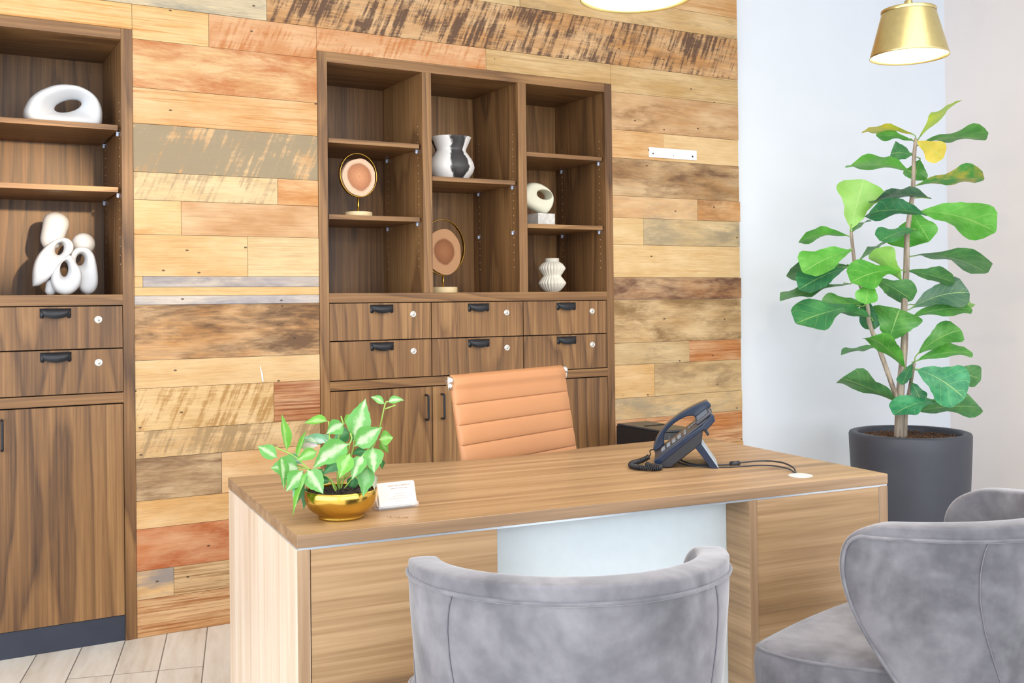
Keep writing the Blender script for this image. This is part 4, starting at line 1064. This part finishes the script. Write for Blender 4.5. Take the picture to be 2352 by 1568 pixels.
# ================================================================== grey velvet chairs
def velvet():
    a = Mat('grey_velvet'); v = a.obj()
    n = a.noise(v, 5.5, 3, .6, .6); n2 = a.noise(v, 26, 3, .6); f3 = a.noise(a.obj((1,1,.3)), 420, 2)
    f = a.math('ADD', a.math('MULTIPLY', n, .72), a.math('MULTIPLY', n2, .28))
    a.p(Base_Color=a.ramp(f, [(.36, H('57565c')), (.5, H('6d6c72')), (.64, H('828187'))]), Roughness=.75)
    a.b.inputs['Sheen Weight'].default_value = .55; a.b.inputs['Sheen Roughness'].default_value = .35
    a.b.inputs['Sheen Tint'].default_value = (.92,.94,1,1); a.b.inputs['Specular IOR Level'].default_value = .2
    a.bump(a.math('ADD', f3, a.math('MULTIPLY', n2, 2.0)), .10, .003); return a.m
VEL = velvet(); VELD = plain('velvet_seam_grey', '6d6a74', .8); DLEG = plain('black_stained_leg', '1d1a19', .4)  # seam tubes have a plain grey of their own
def velvet_chair(locn, rz, label):
    t = thing('velvet_chair', locn, label, 'chair', rz, 'grey velvet barrel chairs')
    FE = [(.36,-.12),(.40,-.085),(.458,-.030),(.519,.022),(.575,.066),(.633,.092),(.68,.094),(.71,.086),(.735,.070),(.752,.042),(.765,.0)]
    def fe(z):
        for (a, x), (b, y) in zip(FE, FE[1:]):
            if z <= b: return x+(y-x)*(z-a)/(b-a)
        return FE[-1][1]
    a0, b0 = .272, .278
    def plan(ss, k):                        # arc length from the middle of the back -> x, y
        N = 40; pts = [(a0*k*math.sin(i/N*PI/2), -b0*k*math.cos(i/N*PI/2)) for i in range(N+1)]+[(a0*k*.985, .06), (a0*k*.955, .12), (a0*k*.92, .18)]
        d = abs(ss); acc = 0
        for p, q in zip(pts, pts[1:]):
            l = math.hypot(q[0]-p[0], q[1]-p[1])
            if acc+l >= d or q is pts[-1]:
                w = (d-acc)/l; return math.copysign(1, ss)*(p[0]+(q[0]-p[0])*w), p[1]+(q[1]-p[1])*w
            acc += l
    arcL = sum(math.hypot(a0*(math.sin((i+1)/40*PI/2)-math.sin(i/40*PI/2)), b0*(math.cos((i+1)/40*PI/2)-math.cos(i/40*PI/2))) for i in range(40))
    zs = [.355,.40,.45,.50,.55,.60,.65,.69,.72,.742,.757,.765]
    ns = 25
    def pt(s, z, out=0.0):                # s in -1..1
        v = (z-.355)/.40; k = .905+.095*min(1, v*1.15)+out/a0
        Lh = (arcL+fe(z))*(.905+.095*min(1, v*1.15))
        x, y = plan(s*Lh, k)
        zz = z+(.016*v*v*(1-abs(s)**2.2))
        return (x, y-.012*v, zz)
    rows = [[pt(-1+2*i/(ns-1), z) for i in range(ns)] for z in zs]
    o = MB().grid(rows).build('backrest', VEL, t, smooth=True)
    so = o.modifiers.new('thick', 'SOLIDIFY'); so.thickness = .052; so.offset = -1
    # the outer skin is the grid itself: thicken towards the inside of the curve
    if o.data.polygons[len(o.data.polygons)//2].normal.y > 0:
        for p in o.data.polygons: p.flip()
    sb = o.modifiers.new('sub', 'SUBSURF'); sb.levels = 2; sb.render_levels = 3
    back = o
    path = [pt(-.955, z, .0002) for z in zs[1:9]]+[pt(.96*(-1+2*i/60), .738-.004*abs(-1+2*i/60)**6, .0004) for i in range(1, 60)]+[pt(.955, z, .0002) for z in zs[1:9][::-1]]
    path = [(p[0], p[1], p[2]) for p in path]
    MB().tube(smooth_path(path, 3), .0034, 8).build('piping', VEL, back, smooth=True)
    for s in (-1, 1):
        MB().tube([pt(s*.47, z, .0002) for z in [.36+.02*i for i in range(20)]], 0.0011, 6).build('seam', VELD, back, smooth=True)
    # seat cushion
    pl = []
    for i in range(33):
        q = PI+PI*i/32; pl.append((.212*math.cos(q), -.0+.205*math.sin(q)))
    fr_ = [(.240,.05),(.270,.14),(.276,.21),(.264,.252),(.228,.272),(0,.284),(-.228,.272),(-.264,.252),(-.276,.21),(-.270,.14),(-.240,.05)]
    pl += [p[:2] for p in smooth_path([(x, y, 0) for x, y in fr_], 4)]
    m = MB(); n = len(pl)
    lay = [(.362,.93),(.366,.965),(.378,.99),(.42,1.0),(.452,1.0),(.466,.992),(.476,.97),(.4815,.93),(.486,.8),(.490,.5),(.492,.2)]
    rows = [[(x*k, (y-.02)*k+.02, z) for x, y in pl] for z, k in lay]
    m.grid(rows, closed=True); m.add(rows[0][::-1], [tuple(range(n))]); m.add(rows[-1], [tuple(range(n))])
    seat = m.build('seat', VEL, t, smooth=True)
    MB().tube([(x*.985, (y-.02)*.985+.02, .4705) for x, y in pl], .0032, 8, closed=True).build('piping', VEL, seat, smooth=True)
    MB().prism([(x*.9, (y-.02)*.9+.02) for x, y in pl], .335, .363).build('seat_frame', DLEG, t, bevel=.004)
    for sx, y in ((-.19,.20),(.19,.20),(-.15,-.13),(.15,-.13)):
        dx = .03*(1 if sx > 0 else -1); dy = .02 if y > 0 else -.05
        MB().tube([(sx+dx, y+dy, 0, .011), (sx, y, .336, .019)], .015, 16).build('leg', DLEG, t, smooth=True)
    return t
ch1 = velvet_chair((.967, 1.515, 0), math.radians(-24), 'grey velvet chair with its back to the viewer, in front of the white desk panel')
ch2 = copy_tree(ch1)
ch2.location = (1.820, 1.445, 0); ch2.rotation_euler = (0, 0, math.radians(14.6))
ch2['label'] = 'grey velvet chair at the right edge, turned left with its seat showing'

# ================================================================== tan office chair
TAN = plain('tan_leather', 'c1895e', .45, 0, .012, 9)
ox, oy, oz = 1.640, 2.890, .9655
t = thing('office_chair', (ox, oy, 0), 'tan ribbed leather office chair tucked in behind the desk', 'office chair', math.radians(21))
rho = math.tan(math.radians(10.3)); cs = math.cos(math.radians(10.3))
hw = .2815
def bp(x, h_, off): return (x, -h_*cs*rho-off*cs, oz-h_*cs-off*.17)
ribs = [0,.078,.140,.200,.261,.322,.383,.444,.505,.56]
rows = []
for i, (h0, h1) in enumerate(zip(ribs, ribs[1:])):
    for q in range(12):
        s = [0,.02,.06,.13,.24,.36,.5,.64,.76,.87,.94,.98][q]
        bul = .0078*max(0, math.sin(PI*s))**.3
        if i == 0 and q < 5: bul = .010+.004*math.sin(PI*s)
        rows.append((h0+(h1-h0)*s, bul))
rows.append((.56, 0))
xs = [-hw, -hw+.004]+[hw*.97*(-1+2*i/10) for i in range(11)]+[hw-.004, hw]
def back_rows(sign):
    R = []
    for h_, bul in rows:
        R.append([bp(x, h_, sign*(.006+(bul if 1 < j < len(xs)-2 else bul*.55 if j in (1, len(xs)-2) else 0))) for j, x in enumerate(xs)])
    return R
f_, b_ = back_rows(1), back_rows(-1)
m = MB(); m.grid(f_); m.grid([r[::-1] for r in b_])
m.grid([f_[0][::-1], [bp(x, -.010, 0) for x in xs[::-1]], b_[0][::-1]]); m.grid([b_[-1][::-1], f_[-1][::-1]])
for j in (0, -1):
    for k in range(len(f_)-1):
        q = (f_[k][j], b_[k][j], b_[k+1][j], f_[k+1][j]); m.add(q if j else q[::-1], [(0,1,2,3)])
m.build('backrest', TAN, t, smooth=True)
for s in (-1, 1):
    P = [bp(s*(hw-.034), h_, -.020) for h_ in (.012,.08,.2,.35,.50,.555)]+[(s*(hw-.034), -.135, .405), (s*(hw-.034), -.20, .396), (s*(hw-.034), -.54, .402), (s*(hw-.034), -.56, .404)]
    rail = MB().tube(smooth_path(P, 5), .0085, 10).build('side_rail', CHROME, t, smooth=True)
    e = MB(); c = bp(s*(hw+.003), .008, 0)
    for i in range(1): e.tube([(c[0]-s*.006, c[1], c[2], .009), (c[0]-s*.001, c[1], c[2], .0145), (c[0]+s*.007, c[1], c[2], .0145), (c[0]+s*.011, c[1], c[2], .009)], .01, 18)
    e.tube([(c[0]+s*.003, c[1]-.002, c[2]-.008, .010), (c[0]+s*.003, c[1]-.004, c[2]-.026, .007)], .008, 12)
    e.build('chrome_end_cap', CHROME, t, smooth=True)
m = MB()
R = []
for i in range(41):
    y = -.125-.43*i/40; bul = .0075*abs(math.sin(PI*i/40*7))**.5
    z = .428-.010*math.sin(PI*i/40)+(.0 if i < 36 else -.012*((i-36)/4)**2)
    R.append((y, z, bul))
m.grid([[(x, y, z+.010+b) for x in xs] for y, z, b in R]); m.grid([[(x, y, z-.006-b) for x in xs[::-1]] for y, z, b in R])
for j in (0, -1):
    x = xs[j]
    for (y0,z0,c0),(y1,z1,c1) in zip(R, R[1:]): m.add([(x,y0,z0+.010+c0),(x,y0,z0-.006-c0),(x,y1,z1-.006-c1),(x,y1,z1+.010+c1)], [(0,1,2,3)])
for y,z,b in (R[0], R[-1]): m.add([(xs[0],y,z+.010+b),(xs[-1],y,z+.010+b),(xs[-1],y,z-.006-b),(xs[0],y,z-.006-b)], [(0,1,2,3)])
m.build('seat', TAN, t, smooth=True)
MB().box(-hw, hw, -.36, -.33, .398, .412).build('crossbar', CHROME, t, bevel=.003)
MB().lathe([(.028,.12),(.028,.25),(.02,.25),(.02,.36),(.05,.37),(.05,.398)], 24, (0,-.345)).build('gas_column', CHROME, t, smooth=False, bevel=.001)
for k_ in range(5):
    q = 2*PI*k_/5+.3; d = Vector((math.cos(q), math.sin(q)))
    MB().tube([(d.x*.02, -.345+d.y*.02, .125, .022), (d.x*.16, -.345+d.y*.16, .105, .017), (d.x*.29, -.345+d.y*.29, .075, .013)], .015, 10).build('base_arm', CHROME, t, smooth=True)
    c = (d.x*.285, -.345+d.y*.285); n_ = Vector((-d.y, d.x))
    MB().tube([(c[0]-n_.x*.022, c[1]-n_.y*.022, .0275), (c[0]+n_.x*.022, c[1]+n_.y*.022, .0275)], .0275, 18).build('caster', BLACK, t, bevel=.003)

# ================================================================== pendant lamps
a = Mat('glowing_diffuser'); a.p(Base_Color=(1,1,1,1), Roughness=.6); a.b.inputs['Emission Color'].default_value = (1,.965,.90,1); a.b.inputs['Emission Strength'].default_value = 5.0
GLOW = a.m
def pendant(locn, label, r):
    t = thing('pendant_lamp', locn, label, 'pendant lamp', 0, 'brass pendant lamps over the desk'); hh = .152; k = r/.125
    R1 = .083*k; hh *= k
    m = MB().lathe([(r-.002,.0),(r,.0005),(r*.985,.008),(R1+.002,hh-.003),(R1,hh),(R1-.003,hh+.002),(.0,hh+.003)], 72, cap=False)
    m.lathe([(r-.002,0),(r-.004,.008),(R1-.002,hh-.006),(0,hh-.004)], 72, cap=False)
    m.build('shade', BRASS, t, smooth=True)
    MB().lathe([(R1+.0035,hh-.006),(R1+.0045,hh-.003),(R1+.0045,hh+.003),(R1+.003,hh+.005),(R1-.002,hh+.005)], 72, cap=False).build('top_rim', BRASS, t, smooth=True)
    MB().lathe([(0,.010),(r*.965,.010),(r*.965,.0125),(0,.0125)], 64).build('diffuser', GLOW, t)
    MB().lathe([(.015,hh+.003),(.0165,hh+.012),(.0172,hh+.018),(.016,hh+.020),(.014,hh+.024),(.0125,hh+.034),(.006,hh+.040),(.0,hh+.041)], 32).build('socket_cap', BRASS, t, smooth=True)
    top = 3.0-locn[2]
    MB().tube([(0,0,hh+.038), (0,0,top-.02)], .0028, 8).build('cord', CBM, t, smooth=True)
    MB().lathe([(0,top-.0005),(.055,top-.0005),(.055,top-.018),(.05,top-.022),(0,top-.022)], 32).build('ceiling_canopy', BRASS, t, smooth=False, bevel=.001)
    l = bpy.data.lights.new('pendant_bulb', 'POINT'); l.energy = 20; l.color = (1,.80,.55); l.shadow_soft_size = .03
    lo = bpy.data.objects.new('pendant_bulb', l); C.objects.link(lo); lo.location = (locn[0], locn[1], locn[2]-.004)
    return t
pendant((2.851, 2.325, 1.985), 'brass cone pendant lamp hanging before the white wall above the fig', .125)
pendant((1.383, 1.852, 1.859), 'pendant lamp cut by the top edge, only its glowing underside showing', .125)

# ================================================================== light
w = bpy.data.worlds.new('daylight'); sc.world = w; w.use_nodes = True
bg = w.node_tree.nodes['Background']; bg.inputs[0].default_value = (.90,.95,1.0,1); bg.inputs[1].default_value = 1.25
sl = bpy.data.lights.new('accent_spot', 'SPOT'); sl.energy = 520; sl.color = (1,.68,.36); sl.spot_size = math.radians(13.5); sl.spot_blend = .8; sl.shadow_soft_size = .035
so_ = bpy.data.objects.new('accent_spot', sl); C.objects.link(so_); so_.location = (.86, 1.3, 1.86)
so_.rotation_euler = (Vector((.33,4.3,1.58))-Vector(so_.location)).to_track_quat('-Z', 'Y').to_euler()
def area(name, locn, direction, sx, sy, energy, col):
    l = bpy.data.lights.new(name, 'AREA'); l.shape = 'RECTANGLE'; l.size = sx; l.size_y = sy; l.energy = energy; l.color = col
    o = bpy.data.objects.new(name, l); C.objects.link(o); o.location = locn
    o.rotation_euler = Vector(direction).to_track_quat('-Z', 'Y').to_euler(); return o
area('window_daylight_left', (-2.42, .1, 1.55), (1, .1, -.05), 6.0, 2.3, 250, (.93,.96,1.0))
area('window_daylight_front', (1.4, -4.0, 1.7), (0, 1, 0), 6.5, 2.6, 275, (.90,.95,1.0))
area('ceiling_light', (1.6, .9, 2.96), (0, 0, -1), 3.0, 2.0, 65, (1,.95,.88))
vs = sc.view_settings; vs.view_transform = 'Standard'; vs.look = 'None'; vs.exposure = -0.48; vs.gamma = 1.0; vs.use_curve_mapping = False
